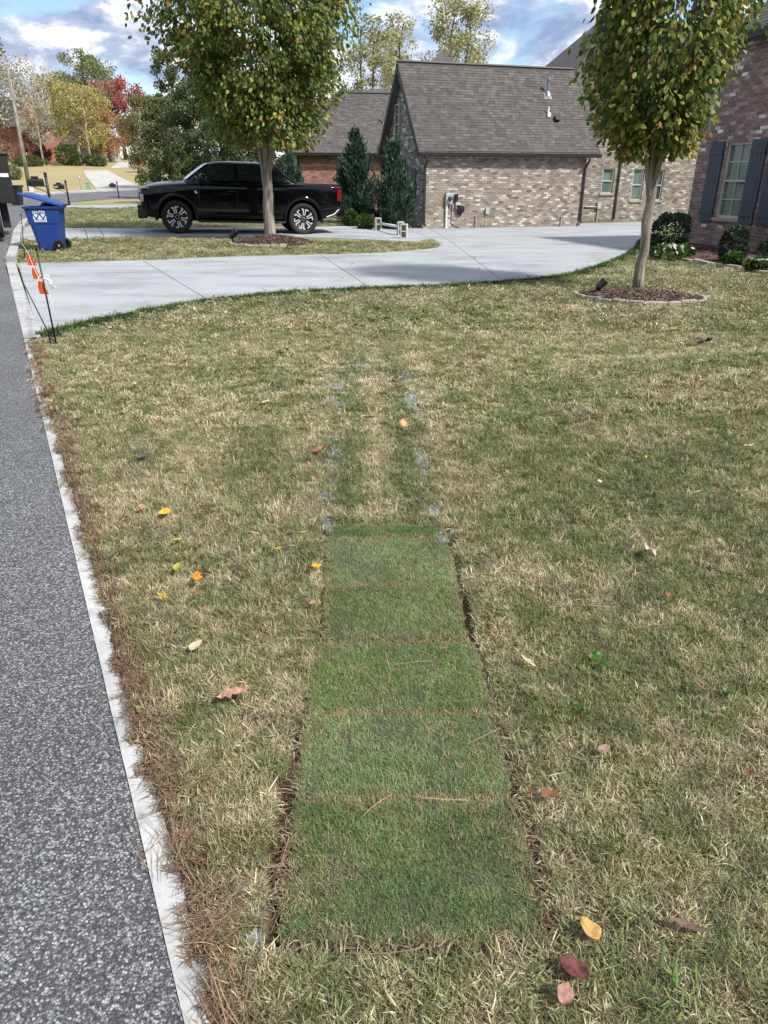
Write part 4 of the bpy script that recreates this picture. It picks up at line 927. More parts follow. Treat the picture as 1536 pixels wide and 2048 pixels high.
def pick_cols(n, pal):
    w = np.array([p[1] for p in pal], float); i = rng.choice(len(pal), n, p=w / w.sum()); return np.array([p[0] for p in pal])[i] * rng.uniform(.7, 1.3, n)[:, None]
GREENLEAF = [((.085, .145, .04), 4), ((.135, .20, .05), 5), ((.21, .25, .058), 4.5), ((.33, .31, .07), 2.3), ((.44, .34, .08), .6), ((.33, .20, .09), .2)]
YELLOWLEAF = [((.14, .18, .04), 3), ((.27, .25, .05), 4), ((.40, .31, .06), 2.5), ((.36, .20, .07), 1.2)]
def street_tree(base, H, zs, rs, cxs, label, fork, tr, nleaf, n_parts, leafL, seed, lean=(0, 0)):
    """vase shaped street tree; crown radius rs and centre offset cxs at heights zs above the base"""
    r_ = random.Random(seed); t = thing('street_tree', label, 'tree', base)
    mb = MB(); pts, rad = [], []
    for i in range(9):
        k = i / 8; z = fork * k; pts.append((lean[0] * k + r_.uniform(-.015, .015), lean[1] * k + r_.uniform(-.012, .012), z - (.08 if i == 0 else 0))); rad.append(tr * (1.35 if i == 0 else 1.08 if i == 1 else 1 - .1 * k))
    mb.tube(pts, rad, 14, jit=.05); top = Vector(pts[-1]); tips = []
    Rz = lambda z: float(np.interp(z, zs, rs)); Cx = lambda z: float(np.interp(z, zs, cxs))
    for b in range(13):
        a = 2 * math.pi * b / 13 + r_.uniform(-.25, .25); zt = H * r_.uniform(.62, .97); rr = r_.uniform(.25, .85); q = []; n = 9
        for i in range(n):
            k = i / (n - 1); z = top.z - .12 + (zt - top.z + .12) * k; rad_ = rr * Rz(z) * min(1, k * 1.6) ** 1.0
            q.append(Vector((lean[0] + Cx(z) * min(1, k * 2) + rad_ * math.cos(a) + r_.uniform(-.03, .03), lean[1] + rad_ * math.sin(a) + r_.uniform(-.03, .03), z)))
        w = tr * r_.uniform(.36, .55); q[0] = top + Vector((.35 * tr * math.cos(a), .35 * tr * math.sin(a), -.55 * tr - .22)); q[1] = top.lerp(q[1], .8) + Vector((.5 * tr * math.cos(a), .5 * tr * math.sin(a), 0))
        mb.tube(q, [w * (1 - .85 * i / (n - 1)) for i in range(n)], 7, caps=False, jit=.05)
        for j in range(14):
            i = r_.randrange(1, n - 1); p = q[i].lerp(q[i + 1], r_.random()); a2 = a + r_.uniform(-1.5, 1.5); z2 = p.z + r_.uniform(.1, .6)
            e = Vector((lean[0] + Cx(z2) + Rz(z2) * .96 * math.cos(a2), lean[1] + Rz(z2) * .96 * math.sin(a2), z2)); e = p.lerp(e, r_.uniform(.4, 1)); tips.append((p, e))
            mb.tube([p, p.lerp(e, .5) + Vector((0, 0, .06)), e], [w * .22, w * .15, w * .06], 4, caps=False)
    mb.build('trunk', M['bark'], t, smooth=True, fix=False)
    P, D = [], []; zmin, zmax = zs[0] + .12 * (zs[1] - zs[0]), H
    while len(P) < nleaf:
        if r_.random() < .55:
            p, e = r_.choice(tips); k = r_.random() ** .6; q = p.lerp(e, k) + Vector((r_.gauss(0, .09), r_.gauss(0, .09), r_.gauss(0, .09)))
        else:
            z = r_.uniform(zmin, zmax); a = r_.uniform(0, 6.283); rr = Rz(z) * math.sqrt(r_.uniform(.25, 1.0)) * (1 + .10 * math.sin(3 * a + z * 2.1) + .08 * math.sin(7 * a - z * 5)); rr *= r_.choice((1, 1, 1, 1.12)); q = Vector((lean[0] + Cx(z) + rr * math.cos(a), lean[1] + rr * math.sin(a), z))
        g = vnoise(np.array([q.x * 2.6 + q.z * 1.3]), np.array([q.y * 2.6 + q.z * 2.1]), seed)[0]
        if g < .25 and r_.random() < .85: continue
        if q.z < zs[0] + .022 * H + .12 * vnoise(np.array([q.x * 4]), np.array([q.y * 4]), 5)[0] or (q.z < zs[2] and r_.random() < .45): continue
        P.append(q); d = Vector((q.x - lean[0] - Cx(q.z), q.y - lean[1], 0)); d = d.normalized() if d.length > 1e-3 else Vector((1, 0, 0)); D.append(d * r_.uniform(.1, .9) + Vector((r_.gauss(0, .35), r_.gauss(0, .35), -r_.uniform(.35, 1.1))))
    P = np.array(P); D = np.array(D); S = leafL * rng.uniform(.65, 1.25, len(P)); C = pick_cols(len(P), GREENLEAF)
    low = np.clip((zs[0] + .9 - P[:, 2]) / .9, 0, 1) * .8 + .16 * (fbm(P[:, 0] * 2, P[:, 2] * 2, seed) > .55); yl = rng.random(len(P)) < low; C[yl] = pick_cols(int(yl.sum()), YELLOWLEAF)
    wp = P + np.array(base); order = np.argsort(np.linalg.norm(wp - np.array([0, 0, CAMH]), axis=1)); vis = [i for i in order if proj(wp[i])[1] > -5][:n_parts]
    mask = np.ones(len(P), bool); mask[vis] = False
    cr = leaf_cloud('crown', P[mask], D[mask], S[mask], C[mask], 'leaf', t)
    var = []
    for k in range(10):
        c = pick_cols(1, GREENLEAF if k < 7 else YELLOWLEAF)[0]; mb = MB(); pr = [(0, 0, 0), (.28, .28, .07), (.62, .26, .08), (1.0, 0, -.06), (.62, -.26, .08), (.28, -.28, .07), (.45, 0, 0)]
        mb.add(pr, [(0, 1, 6), (1, 2, 6), (2, 3, 6), (3, 4, 6), (4, 5, 6), (5, 0, 6)], 0, tuple(c)); var.append(mb.mesh('leaf', [M['leaf']]))
    for i in vis:
        d = Vector(D[i]).normalized(); x = d.cross(Vector(rng.normal(size=3))).normalized(); n_ = d.cross(x); m = Matrix((d, x, n_)).transposed().to_4x4() @ Matrix.Scale(float(S[i]), 4); m.translation = Vector(P[i])
        o = bpy.data.objects.new('leaf', var[rng.integers(7, 10) if yl[i] else rng.integers(0, 7)]); scene.collection.objects.link(o); o.parent = cr; o.matrix_local = m
    return t
def crown_profile(base, rows):
    """heights, radii and centre offsets above a base from (photo y, left, right) rows at the tree's own distance"""
    zs, rs, cx = [], [], []
    for y, l, r in rows:
        a, b = PY(l, y, base.y), PY(r, y, base.y); zs.append(a.z - base.z); rs.append((b.x - a.x) / 2); cx.append((a.x + b.x) / 2 - base.x)
    return zs, rs, cx
zs, rs, cx = crown_profile(TREE_A, [(318, 500, 590), (300, 470, 622), (250, 415, 640), (200, 392, 652), (150, 378, 668), (100, 335, 690), (50, 303, 712), (0, 288, 722)])
zs += [zs[-1] + 1.2, zs[-1] + 2.4, zs[-1] + 3.2]; rs += [3.1, 2.2, .5]; cx += [cx[-1]] * 3
street_tree(TREE_A, zs[-1], zs, rs, cx, 'bigger vase shaped street tree in front of the black pickup, leaves turning yellow', PY(538, 335, TREE_A.y).z - TREE_A.z, .15, 38000, 300, .125, 3)
zs, rs, cx = crown_profile(TREE_B, [(345, 1275, 1345), (325, 1235, 1365), (300, 1232, 1385), (250, 1205, 1405), (200, 1192, 1432), (150, 1178, 1452), (100, 1178, 1478), (50, 1185, 1500), (0, 1198, 1518)])
zs += [zs[-1] + .9, zs[-1] + 1.8, zs[-1] + 2.3]; rs += [1.2, .9, .2]; cx += [cx[-1]] * 3
street_tree(TREE_B, zs[-1], zs, rs, cx, 'nearer slim street tree in the stone edged mulch ring by the house', PY(1305, 352, TREE_B.y).z - TREE_B.z, .074, 14500, 300, .102, 9, lean=(-.02, 0))

def puff(center, rad, n, r_, flat=.85):
    out = []
    for _ in range(n):
        v = Vector((r_.gauss(0, 1), r_.gauss(0, 1), r_.gauss(0, 1))).normalized() * (r_.random() ** .42); out.append(Vector((center.x + v.x * rad, center.y + v.y * rad, center.z + v.z * rad * flat)))
    return out
def far_tree(label, px, pyb, pyt, wpx, Y, pal, n=2600, leaf=.42, sparse=0, bark='darkbark', crown_lo=.28, group='trees beyond the far lawns', cat='tree', name='tree', seed=1, stems=1, shape='round'):
    r_ = random.Random(seed); b = PY(px, pyb, Y); top = PY(px, pyt, Y); b.z = min(b.z, float(tz(b.x, Y)) + .3); H = top.z - b.z; Wd = (PY(px + wpx / 2, pyt, Y).x - PY(px - wpx / 2, pyt, Y).x)
    t = thing(name, label, cat, b, 0, group); mb = MB(); limbs = []
    for s in range(stems):
        ox = (s - (stems - 1) / 2) * Wd * .16; pts = [Vector((ox + r_.gauss(0, .012 * H) * k + .4 * ox * k, r_.gauss(0, .01 * H), H * .93 * k - .2 * (k == 0))) for k in np.linspace(0, 1, 8)]
        mb.tube(pts, [H * (.022 if not sparse else .013) * (1.25 - k) / stems ** .5 + .02 for k in np.linspace(0, 1, 8)], 7, caps=False); limbs.append(pts)
        for j in range(16):
            i = r_.randrange(2, 7); p = pts[i].lerp(pts[i + 1] if i < 7 else pts[i], r_.random()); a = r_.uniform(0, 6.283); l = Wd * .42 * r_.uniform(.5, 1.05) * (1.15 - .75 * p.z / H); q = p + Vector((math.cos(a) * l, math.sin(a) * l, l * r_.uniform(.25, .8)))
            mb.tube([p, p.lerp(q, .55) + Vector((0, 0, l * .08)), q], [H * (.007 if not sparse else .004), H * .003, .012], 5, caps=False); limbs.append([p, p.lerp(q, .5), q])
    mb.build('trunk', M[bark], t, smooth=True, fix=False)
    P = []; nb_ = 64 if not sparse else 70; n = int(n * 2.3); leaf = leaf * .62
    for k in range(nb_):
        if shape == 'round': z = crown_lo + (1 - crown_lo) * r_.random(); w = math.sqrt(max(.05, 1 - ((z - (crown_lo + 1) / 2) / ((1 - crown_lo) / 2 + .08)) ** 2))
        elif shape == 'cone': z = crown_lo + (1 - crown_lo) * r_.random() ** 1.25; w = (1.02 - z) / (1.02 - crown_lo) + .06
        a = r_.uniform(0, 6.283); rr = Wd / 2 * w * math.sqrt(r_.random()) * .95; c = Vector((rr * math.cos(a), rr * math.sin(a), z * H)); pr_ = Wd * (.15 if not sparse else .17) * r_.uniform(.6, 1.25); P += puff(c, pr_, max(3, int(n / nb_)), r_)
    P = np.array(P); lim = H * 1.0; P = P[P[:, 2] < lim]; D = rng.normal(size=P.shape) * .6 + np.array([0, 0, -.5]); f = fbm(P[:, 0] * .6 + P[:, 2] * .3, P[:, 2] * .6 + P[:, 1] * .4, seed)
    C = pick_cols(len(P), pal) * (1.85 * (.6 + .8 * f))[:, None]; leaf_cloud('crown', P, D, leaf * rng.uniform(.6, 1.3, len(P)), C, 'leaf', t, shape='quad', aspect=.8)
    return t
TANG = [((.25, .21, .10), 4), ((.20, .17, .09), 3), ((.15, .15, .065), 3), ((.30, .25, .15), 2)]
GREYT = [((.24, .22, .17), 4), ((.18, .165, .12), 3), ((.30, .28, .22), 2), ((.15, .15, .08), 2)]
YELG = [((.26, .22, .07), 4), ((.19, .18, .06), 4), ((.13, .145, .045), 3), ((.33, .26, .10), 2)]
OAKG = [((.075, .10, .038), 4), ((.11, .13, .05), 4), ((.16, .16, .07), 2)]
REDM = [((.21, .055, .05), 5), ((.16, .04, .04), 4), ((.26, .10, .08), 2.5), ((.15, .075, .05), 1.5)]
ORNG = [((.27, .15, .075), 4), ((.22, .11, .06), 4), ((.32, .21, .08), 3), ((.20, .13, .06), 2)]
PURP = [((.085, .032, .035), 4), ((.12, .05, .045), 3), ((.06, .03, .03), 3), ((.17, .10, .06), 1)]
OLIV = [((.075, .085, .032), 5), ((.11, .115, .045), 4), ((.055, .06, .025), 3), ((.15, .135, .05), 1)]
DARK = [((.040, .066, .028), 5), ((.06, .085, .034), 4), ((.03, .047, .022), 3), ((.11, .115, .04), 1.6)]
LITE = [((.19, .19, .085), 4), ((.13, .145, .06), 4), ((.26, .24, .13), 2), ((.30, .24, .17), 1)]
PINE = [((.12, .145, .045), 4), ((.17, .18, .06), 3), ((.08, .10, .035), 3)]
PINK = [((.30, .16, .12), 4), ((.24, .12, .09), 3), ((.35, .23, .17), 2)]
GB = 'trees behind the houses'
far_tree('tall dark crowned tree behind the others at the top left corner of the street', 18, 320, 62, 130, 150, OLIV, 2200, .6, seed=1)
far_tree('big tan grey tree with pale bare trunks at the far left over the brick house', 20, 332, 105, 190, 128, GREYT, 3600, .5, 1, 'palebark', .3, seed=2, stems=3)
far_tree('pale bare topped greyish tree hanging in front of the far brick house', 88, 330, 195, 70, 112, GREYT, 1700, .3, 1, 'palebark', .35, seed=3)
far_tree('tall leafless purple grey tree between the tan trees and the green oak crown', 112, 320, 132, 60, 165, GREYT, 900, .4, 1, 'darkbark', .4, seed=4)
far_tree('broad olive gold tree rising behind the far driveway hedge', 128, 325, 150, 120, 140, TANG, 3200, .5, seed=5)
far_tree('yellow olive tree with a pale forked trunk beside the far driveway', 172, 327, 168, 125, 116, YELG, 3600, .42, 0, 'palebark', .28, seed=6, stems=2)
far_tree('round green oak crown standing above the red and gold trees', 190, 300, 103, 128, 185, OAKG, 3000, .75, 0, 'darkbark', .5, seed=7)
far_tree('bright red maple crown left of the dark evergreens', 248, 300, 152, 112, 140, REDM, 4200, .5, 0, 'darkbark', .2, seed=8)
far_tree('orange and gold leaved tree under the red maple', 222, 330, 222, 92, 125, ORNG, 3000, .38, 0, 'darkbark', .2, seed=9)
far_tree('small yellow tree just left of the orange one by the far house', 196, 328, 255, 46, 121, YELG, 1300, .34, 0, 'darkbark', .2, seed=10)
far_tree('purple leaved ornamental tree against the far red brick house', 80, 330, 246, 56, 119, PURP, 2200, .34, 0, 'darkbark', .12, seed=11)
far_tree('reddish brown small tree at the far left edge beside the birch trunks', 12, 330, 246, 50, 121, [(c, w) for c, w in PURP] + [((.20, .13, .06), 5)], 1100, .34, 0, 'palebark', .2, seed=12)
far_tree('little round red tree in front of the far street', 278, 334, 308, 38, 100, REDM + ORNG, 900, .22, 0, 'darkbark', .3, seed=13)
far_tree('olive green bushy tree left of the dark evergreens', 304, 345, 190, 110, 74, OLIV + [((.17, .16, .06), 2)], 5200, .26, 0, 'darkbark', .06, seed=14)
far_tree('tall thin sparse tree directly over the low hipped roof', 735, 260, 28, 120, 75, LITE, 3120, 0.33, 1, 'darkbark', .18, GB, seed=16, stems=2)
far_tree('sparse pale leaved tree in the gap left of the garage gable peak', 800, 260, 22, 80, 88, LITE, 2400, 0.35, 1, 'darkbark', .18, GB, seed=17)
far_tree('taller airy tree with yellow green leaves behind the garage ridge', 912, 260, -8, 150, 70, LITE, 6000, 0.30, 1, 'darkbark', .18, GB, seed=18, stems=2)
far_tree('yellow green pine beside the big street tree crown', 668, 300, 146, 66, 72, PINE, 1700, .26, 0, 'darkbark', .45, GB, seed=19)
far_tree('pinkish red tree peeping out over the end of the low hipped roof', 636, 300, 194, 52, 66, PINK, 900, .24, 0, 'darkbark', .4, GB, seed=20)
far_tree('faint grey tree between the thin trees over the roofs', 770, 260, 70, 70, 105, GREYT, 700, .35, 1, 'darkbark', .4, GB, seed=21)
for k, (px, Y, pt) in enumerate(((-60, 150, 90), (330, 150, 190), (470, 110, 170), (1010, 120, 190))):
    far_tree(['broad tan tree just past the left edge of the view', 'tan tree mostly hidden behind the olive bushy tree', 'tan tree hidden behind the big street tree crown', 'tan tree hidden behind the garage roof'][k], px, 310, pt, 150, Y, TANG, 1800, .5, seed=30 + k)
def evergreen(label, px, pyb, pyt, wpx, Y, pal, n, spray, name, cat, group, seed, base_w=.9, loose=.12, trunk_h=.2):
    """upright evergreen: upswept sprays from a stem, broad low and pointed on top"""
    r_ = random.Random(seed); b = PY(px, pyb, Y); top = PY(px, pyt, Y); b.z = float(tz(b.x, Y)) - .02; H = top.z - b.z; Wd = PY(px + wpx / 2, pyb, Y).x - PY(px - wpx / 2, pyb, Y).x; t = thing(name, label, cat, b, 0, group)
    mb = MB(); mb.tube([(0, 0, -.1), (0, 0, H * .5), (.02 * H, 0, H * .92)], [H * .028, H * .016, .01], 7); 
    P, D = [], []
    nclump = 70
    cl_ = []
    for k in range(nclump):
        z = r_.random() ** 1.15; w = np.interp(z, [0, .12, .3, .55, .8, 1], [.78, .95, 1, .72, .36, .03]); a = r_.uniform(0, 6.283); rr = Wd / 2 * w * r_.uniform(.55, 1.0); p = Vector((rr * math.cos(a), rr * math.sin(a), z * H * .96)); cl_.append((p, a))
        mb.tube([(0, 0, max(.05, p.z - rr * .9)), p], [.012, .005], 4, caps=False)
        for _ in range(n // nclump):
            k_ = r_.random(); q = p * 1.0; q = Vector((q.x * (.45 + .6 * k_), q.y * (.45 + .6 * k_), q.z - rr * .5 + rr * .62 * k_ + .1 * H * k_)) + Vector((r_.gauss(0, loose * Wd * .35), r_.gauss(0, loose * Wd * .35), r_.gauss(0, loose * Wd * .4)))
            if q.z < .02: q.z = r_.uniform(.02, .3)
            P.append(q); D.append(Vector((math.cos(a) * .45 + r_.gauss(0, .3), math.sin(a) * .45 + r_.gauss(0, .3), .9)))
    mb.build('trunk', M['darkbark'], t, fix=False); P, D = np.array(P), np.array(D); f = fbm(P[:, 0] * 3 + P[:, 1], P[:, 2] * 3, seed)
    leaf_cloud('crown', P, D, spray * rng.uniform(.6, 1.4, len(P)), pick_cols(len(P), pal) * (.65 + .7 * f)[:, None], 'leaf', t, shape='quad', aspect=.34); return t
JUN = [((.048, .095, .065), 5), ((.07, .13, .085), 4), ((.032, .062, .047), 3), ((.11, .17, .105), 1.8)]
far_tree('wide dark evergreen mass directly behind the pickup cab', 415, 352, 150, 150, 47, DARK, 7500, .22, 0, 'darkbark', .02, 'evergreens behind the pickup', seed=40)
far_tree('dark evergreen behind the pickup hood, leaning over the lawn', 345, 352, 195, 110, 50, DARK + OLIV, 5500, .22, 0, 'darkbark', .02, 'evergreens behind the pickup', seed=41)
far_tree('tall feathery dark evergreen whose top shows left of the big street tree', 362, 352, 92, 80, 58, DARK + OLIV[:2], 4200, .26, 0, 'darkbark', .1, 'evergreens behind the pickup', seed=42)
far_tree('dark evergreen filling the gap between the pickup roof and the street tree trunk', 500, 352, 215, 110, 49, DARK, 4800, .22, 0, 'darkbark', .02, 'evergreens behind the pickup', seed=43)
far_tree('low dark evergreen behind the pickup cab roof', 445, 352, 235, 110, 44, DARK, 3000, .22, 0, 'darkbark', .02, 'evergreens behind the pickup', seed=44)
far_tree('low dark evergreen between the street tree trunk and the red brick house', 545, 352, 262, 80, 46, DARK, 2400, .22, 0, 'darkbark', .02, 'evergreens behind the pickup', seed=45)
far_tree('low olive evergreen above the pickup windshield', 375, 352, 255, 80, 45, DARK + OLIV, 2400, .22, 0, 'darkbark', .02, 'evergreens behind the pickup', seed=46)
GJ = 'upright junipers by the buildings'
evergreen('pointed blue green juniper on the left of the pair by the garage gable', 712, 440, 278, 96, 29.5, JUN, 9000, .17, 'juniper', 'shrub', GJ, 50)
evergreen('pointed blue green juniper against the garage gable corner, right of its twin', 789, 449, 292, 90, 27.6, JUN, 9000, .16, 'juniper', 'shrub', GJ, 51)
evergreen('juniper half hidden behind the pickup bed at the red brick house corner', 582, 420, 318, 62, 37, JUN, 5000, .2, 'juniper', 'shrub', GJ, 52)
def bush(label, px, pyb, pyt, wpx, Y, pal, n, leaf, name='bush', group=None, seed=1, box_=.0, cat='shrub', flat=1.0, bx=None):
    r_ = random.Random(seed); b = PY(px, pyb, Y); H = PY(px, pyt, Y).z - b.z; b.z = max(b.z, float(tz(b.x, b.y))) if Y > 60 else float(tz(b.x, b.y)); Wd = PY(px + wpx / 2, pyb, Y).x - PY(px - wpx / 2, pyb, Y).x
    t = thing(name, label, cat, b, 0, group); mb = MB()
    for k in range(7): a = r_.uniform(0, 6.283); mb.tube([(.05 * math.cos(a), .05 * math.sin(a), -.03), (Wd * .2 * math.cos(a), Wd * .2 * math.sin(a), H * .45), (Wd * .33 * math.cos(a), Wd * .33 * math.sin(a), H * .75)], [.018, .012, .005], 5, caps=False)
    mb.build('stem', M['darkbark'], t, fix=False); P, D = [], []
    for _ in range(n):
        v = Vector((r_.gauss(0, 1), r_.gauss(0, 1), r_.gauss(0, 1))).normalized(); v *= r_.uniform(.55, 1.0) ** .6
        if box_: v = Vector([math.copysign(abs(c) ** (1 - box_), c) for c in v])
        k = 1 + .10 * math.sin(v.x * 7 + seed) * math.sin(v.z * 6 + seed * 2); P.append(Vector((v.x * Wd / 2 * k, v.y * Wd / 2 * k, H / 2 + v.z * H / 2 * k))); D.append(v + Vector((r_.gauss(0, .5), r_.gauss(0, .5), r_.gauss(0, .5))))
    P, D = np.array(P), np.array(D); ok = P[:, 2] > .01; P, D = P[ok], D[ok]; f = fbm(P[:, 0] * 4 / max(Wd, .1) + P[:, 1], P[:, 2] * 4 / max(H, .1), seed)
    leaf_cloud('foliage', P, D, leaf * rng.uniform(.6, 1.3, len(P)), pick_cols(len(P), pal) * (.65 + .7 * f)[:, None], 'leaf', t, shape='quad', aspect=.6); return t
BOX = [((.055, .105, .022), 5), ((.08, .135, .03), 4), ((.04, .075, .02), 2)]; HOLLY = [((.022, .042, .024), 5), ((.032, .055, .03), 4), ((.05, .08, .045), 2), ((.10, .13, .10), .4)]; HEDGE = [((.10, .145, .035), 4), ((.14, .18, .05), 4), ((.07, .105, .03), 3)]
gb = 'clipped round box bushes by the junipers'
bush('leftmost ball shaped box bush beside the pickup tail', 702, 437, 405, 31, 27.8, BOX, 1900, .085, 'box_bush', gb, 60)
bush('lower front box bush between the two junipers', 733, 446, 418, 37, 26.6, BOX, 1900, .085, 'box_bush', gb, 61)
bush('duller box bush tucked behind between the two junipers', 744, 438, 404, 32, 28.2, [((.05, .075, .03), 3), ((.07, .09, .04), 2)], 1500, .085, 'box_bush', gb, 62)
bush('squarish dark holly bush at the corner of the dark brick house', 1336, 500, 424, 62, 18.2, HOLLY, 3400, .075, 'holly_bush', 'dark shrubs against the house', 63, .35)
bush('narrow upright dark shrub under the shuttered window', 1463, 512, 438, 46, 15.6, HOLLY, 1700, .07, 'holly_bush', 'dark shrubs against the house', 64, .2)
bush('dark shrub cut off at the right edge against the brick wall', 1545, 530, 462, 60, 14.4, HOLLY, 1500, .07, 'holly_bush', 'dark shrubs against the house', 65, .2)
gh = 'clipped hedges on the far lawn'
bush('low clipped green hedge in front of the far brick house', 62, 337, 318, 66, 112, HEDGE, 1500, .28, 'hedge_bush', gh, 66)
bush('tall rounded light green bush at the chimney of the far house', 136, 332, 290, 42, 114, HEDGE, 1500, .28, 'hedge_bush', gh, 67)
bush('smaller clipped bush just right of the tall rounded one', 158, 331, 308, 22, 113, HEDGE, 700, .25, 'hedge_bush', gh, 68)
bush('dark clipped bush right of the pale forked trunk', 184, 332, 312, 24, 113, BOX, 700, .25, 'hedge_bush', gh, 69)
bush('pale rounded bush beside the top of the far driveway', 200, 333, 315, 26, 112, HEDGE, 800, .25, 'hedge_bush', gh, 70)
bush('pale grey green round bush at the far left behind the dark trailer', 28, 361, 333, 34, 88, [((.22, .23, .12), 3), ((.16, .18, .09), 3)], 1100, .22, 'hedge_bush', gh, 71)
def flower_plant(label, px, pyb, pyt, wpx, Y, nf, seed):
    r_ = random.Random(seed); t = bush(label, px, pyb, pyt, wpx, Y, [((.055, .12, .022), 4), ((.08, .16, .03), 4), ((.04, .08, .02), 2)], 700, .075, 'flowering_plant', 'white flowering plants in the house bed', seed, cat='plant')
    H = PY(px, pyt, Y).z - PY(px, pyb, Y).z; Wd = PY(px + wpx / 2, pyb, Y).x - PY(px - wpx / 2, pyb, Y).x
    me = None
    for k in range(nf):
        if me is None:
            mb = MB(); n = 5
            for j in range(n): a = 6.283 * j / n; c, s = math.cos(a), math.sin(a); mb.add([(0, 0, 0), (c * .03 - s * .018, s * .03 + c * .018, .006), (c * .048, s * .048, .002), (c * .03 + s * .018, s * .03 - c * .018, .006)], [(0, 1, 2, 3)], 0, (.8, .8, .78))
            me = mb.mesh('flower', [M['leaf']])
        o = bpy.data.objects.new('flower', me); scene.collection.objects.link(o); o.parent = t; a = r_.uniform(0, 6.283); rr = Wd / 2 * math.sqrt(r_.random()); o.location = (rr * math.cos(a), rr * math.sin(a) - .05, H * (1.02 - .5 * (rr / Wd * 2) ** 2 * r_.random())); o.rotation_euler = (r_.uniform(.2, 1.2), r_.uniform(-.5, .5), r_.uniform(0, 6)); o.scale = [r_.uniform(.75, 1.15)] * 3
flower_plant('bushiest clump of white flowers in front of the holly bush', 1333, 519, 488, 66, 16.2, 22, 80)
flower_plant('white flowers right beside the bushiest clump, near the wall', 1370, 508, 486, 32, 16.9, 9, 81)
flower_plant('thin white flowered plant under the narrow dark shrub', 1464, 529, 500, 30, 14.9, 5, 82)
flower_plant('white flowers at the right end of the bed by the stone edging', 1512, 541, 512, 36, 14.1, 10, 83)

# mulch beds with stone edging ----------------------------------------------------
def mulch_bed(name, label, poly, h, n, chip, cols, stones=None, stone_w=.09, smin=.14, smax=.30):
    c = sum(poly, Vector((0, 0))) / len(poly); t = thing(name, label, 'mulch bed', (c.x, c.y, float(tz(c.x, c.y))))
    mb = MB(); rings = 7; n_ = len(poly); vs = []
    for j in range(rings + 1):
        k = 1 - j / rings
        for p in poly: q = c + (p - c) * k; z = float(tz(q.x, q.y)) - t.location.z + h * (1 - k ** 2) * (1 if j else 0) - (.03 if j == 0 else 0) + rnd.uniform(-.012, .012); vs.append((q.x - c.x, q.y - c.y, z))
    mb.add(vs, [(j * n_ + i, j * n_ + (i + 1) % n_, (j + 1) * n_ + (i + 1) % n_, (j + 1) * n_ + i) for j in range(rings) for i in range(n_)], 0, cols[0]); mb.build('mulch_base', M['mulch'], t, fix=False)
    ch = MB()
    xs_ = [p.x for p in poly]; ys_ = [p.y for p in poly]; k = 0
    while k < n:
        x, y = rnd.uniform(min(xs_), max(xs_)), rnd.uniform(min(ys_), max(ys_))
        if not in_poly(np.array([x]), np.array([y]), poly)[0]: continue
        k += 1; d = Vector((x, y)) - c; best = 1.0
        for p in poly:
            e = p - c
            if e.length > 0 and abs(e.angle_signed(d, 0)) < .12: best = min(1.0, d.length / e.length)
        z = float(tz(x, y)) - t.location.z + h * (1 - best ** 2) + .012; l = chip * rnd.uniform(.5, 1.4); cc_ = rnd.choice(cols); kk = rnd.uniform(.6, 1.5)
        ch.box((x - c.x, y - c.y, z), (l, l * .35, l * .16), Matrix.Rotation(rnd.uniform(0, 6.28), 3, 'Z') @ Matrix.Rotation(rnd.uniform(-.6, .6), 3, 'Y') @ Matrix.Rotation(rnd.uniform(-.5, .5), 3, 'X'), 0, tuple(q * kk for q in cc_))
    tag(ch.build('mulch_chips', M['mulch'], t, fix=False), kind='stuff')
    if stones:
        L = smooth_line(stones, 8); acc = 0; i = 0; k = 0
        while i < len(L) - 1:
            tgt = rnd.uniform(smin, smax); a = L[i]; j = i
            while j < len(L) - 1 and (L[j] - a).length < tgt: j += 1
            b_ = L[j]; d = b_ - a; m = (a + b_) / 2; q = MB(); w = stone_w * rnd.uniform(.8, 1.2); hh = rnd.uniform(.07, .10)
            q.box((m.x - c.x, m.y - c.y, float(tz(m.x, m.y)) - t.location.z + hh / 2 - .02), (max(.05, d.length - .012), w, hh), Matrix.Rotation(math.atan2(d.y, d.x) + rnd.uniform(-.06, .06), 3, 'Z') @ Matrix.Rotation(rnd.uniform(-.06, .06), 3, 'Y')); q.build('edging_stone', M['stone'], t, bevel=.018); i = j
    return t
BRN = [(.075, .046, .036), (.105, .063, .048), (.048, .032, .027), (.16, .105, .08)]
mulch_bed('mulch_bed', 'mounded dark mulch under the bigger street tree, on the lawn island', RING_A, .20, 1500, .07, BRN, [p for p in RING_A[21:34]], .08, .2, .35)
mulch_bed('mulch_bed', 'stone edged oval of dark mulch under the nearer slim tree', RING_B, .06, 1500, .055, BRN, [p for p in RING_B[18:40]], .055, .16, .30)
mulch_bed('mulch_bed', 'long mulch bed along the dark brick house wall', HOUSE_BED, .05, 2600, .06, [(.075, .038, .034), (.10, .05, .042), (.05, .03, .027)], [p for p in HOUSE_BED[:7]], .12, .3, .55)
mulch_bed('mulch_bed', 'brown mulch under the junipers beside the garage', SHRUB_BED, .04, 700, .08, BRN)
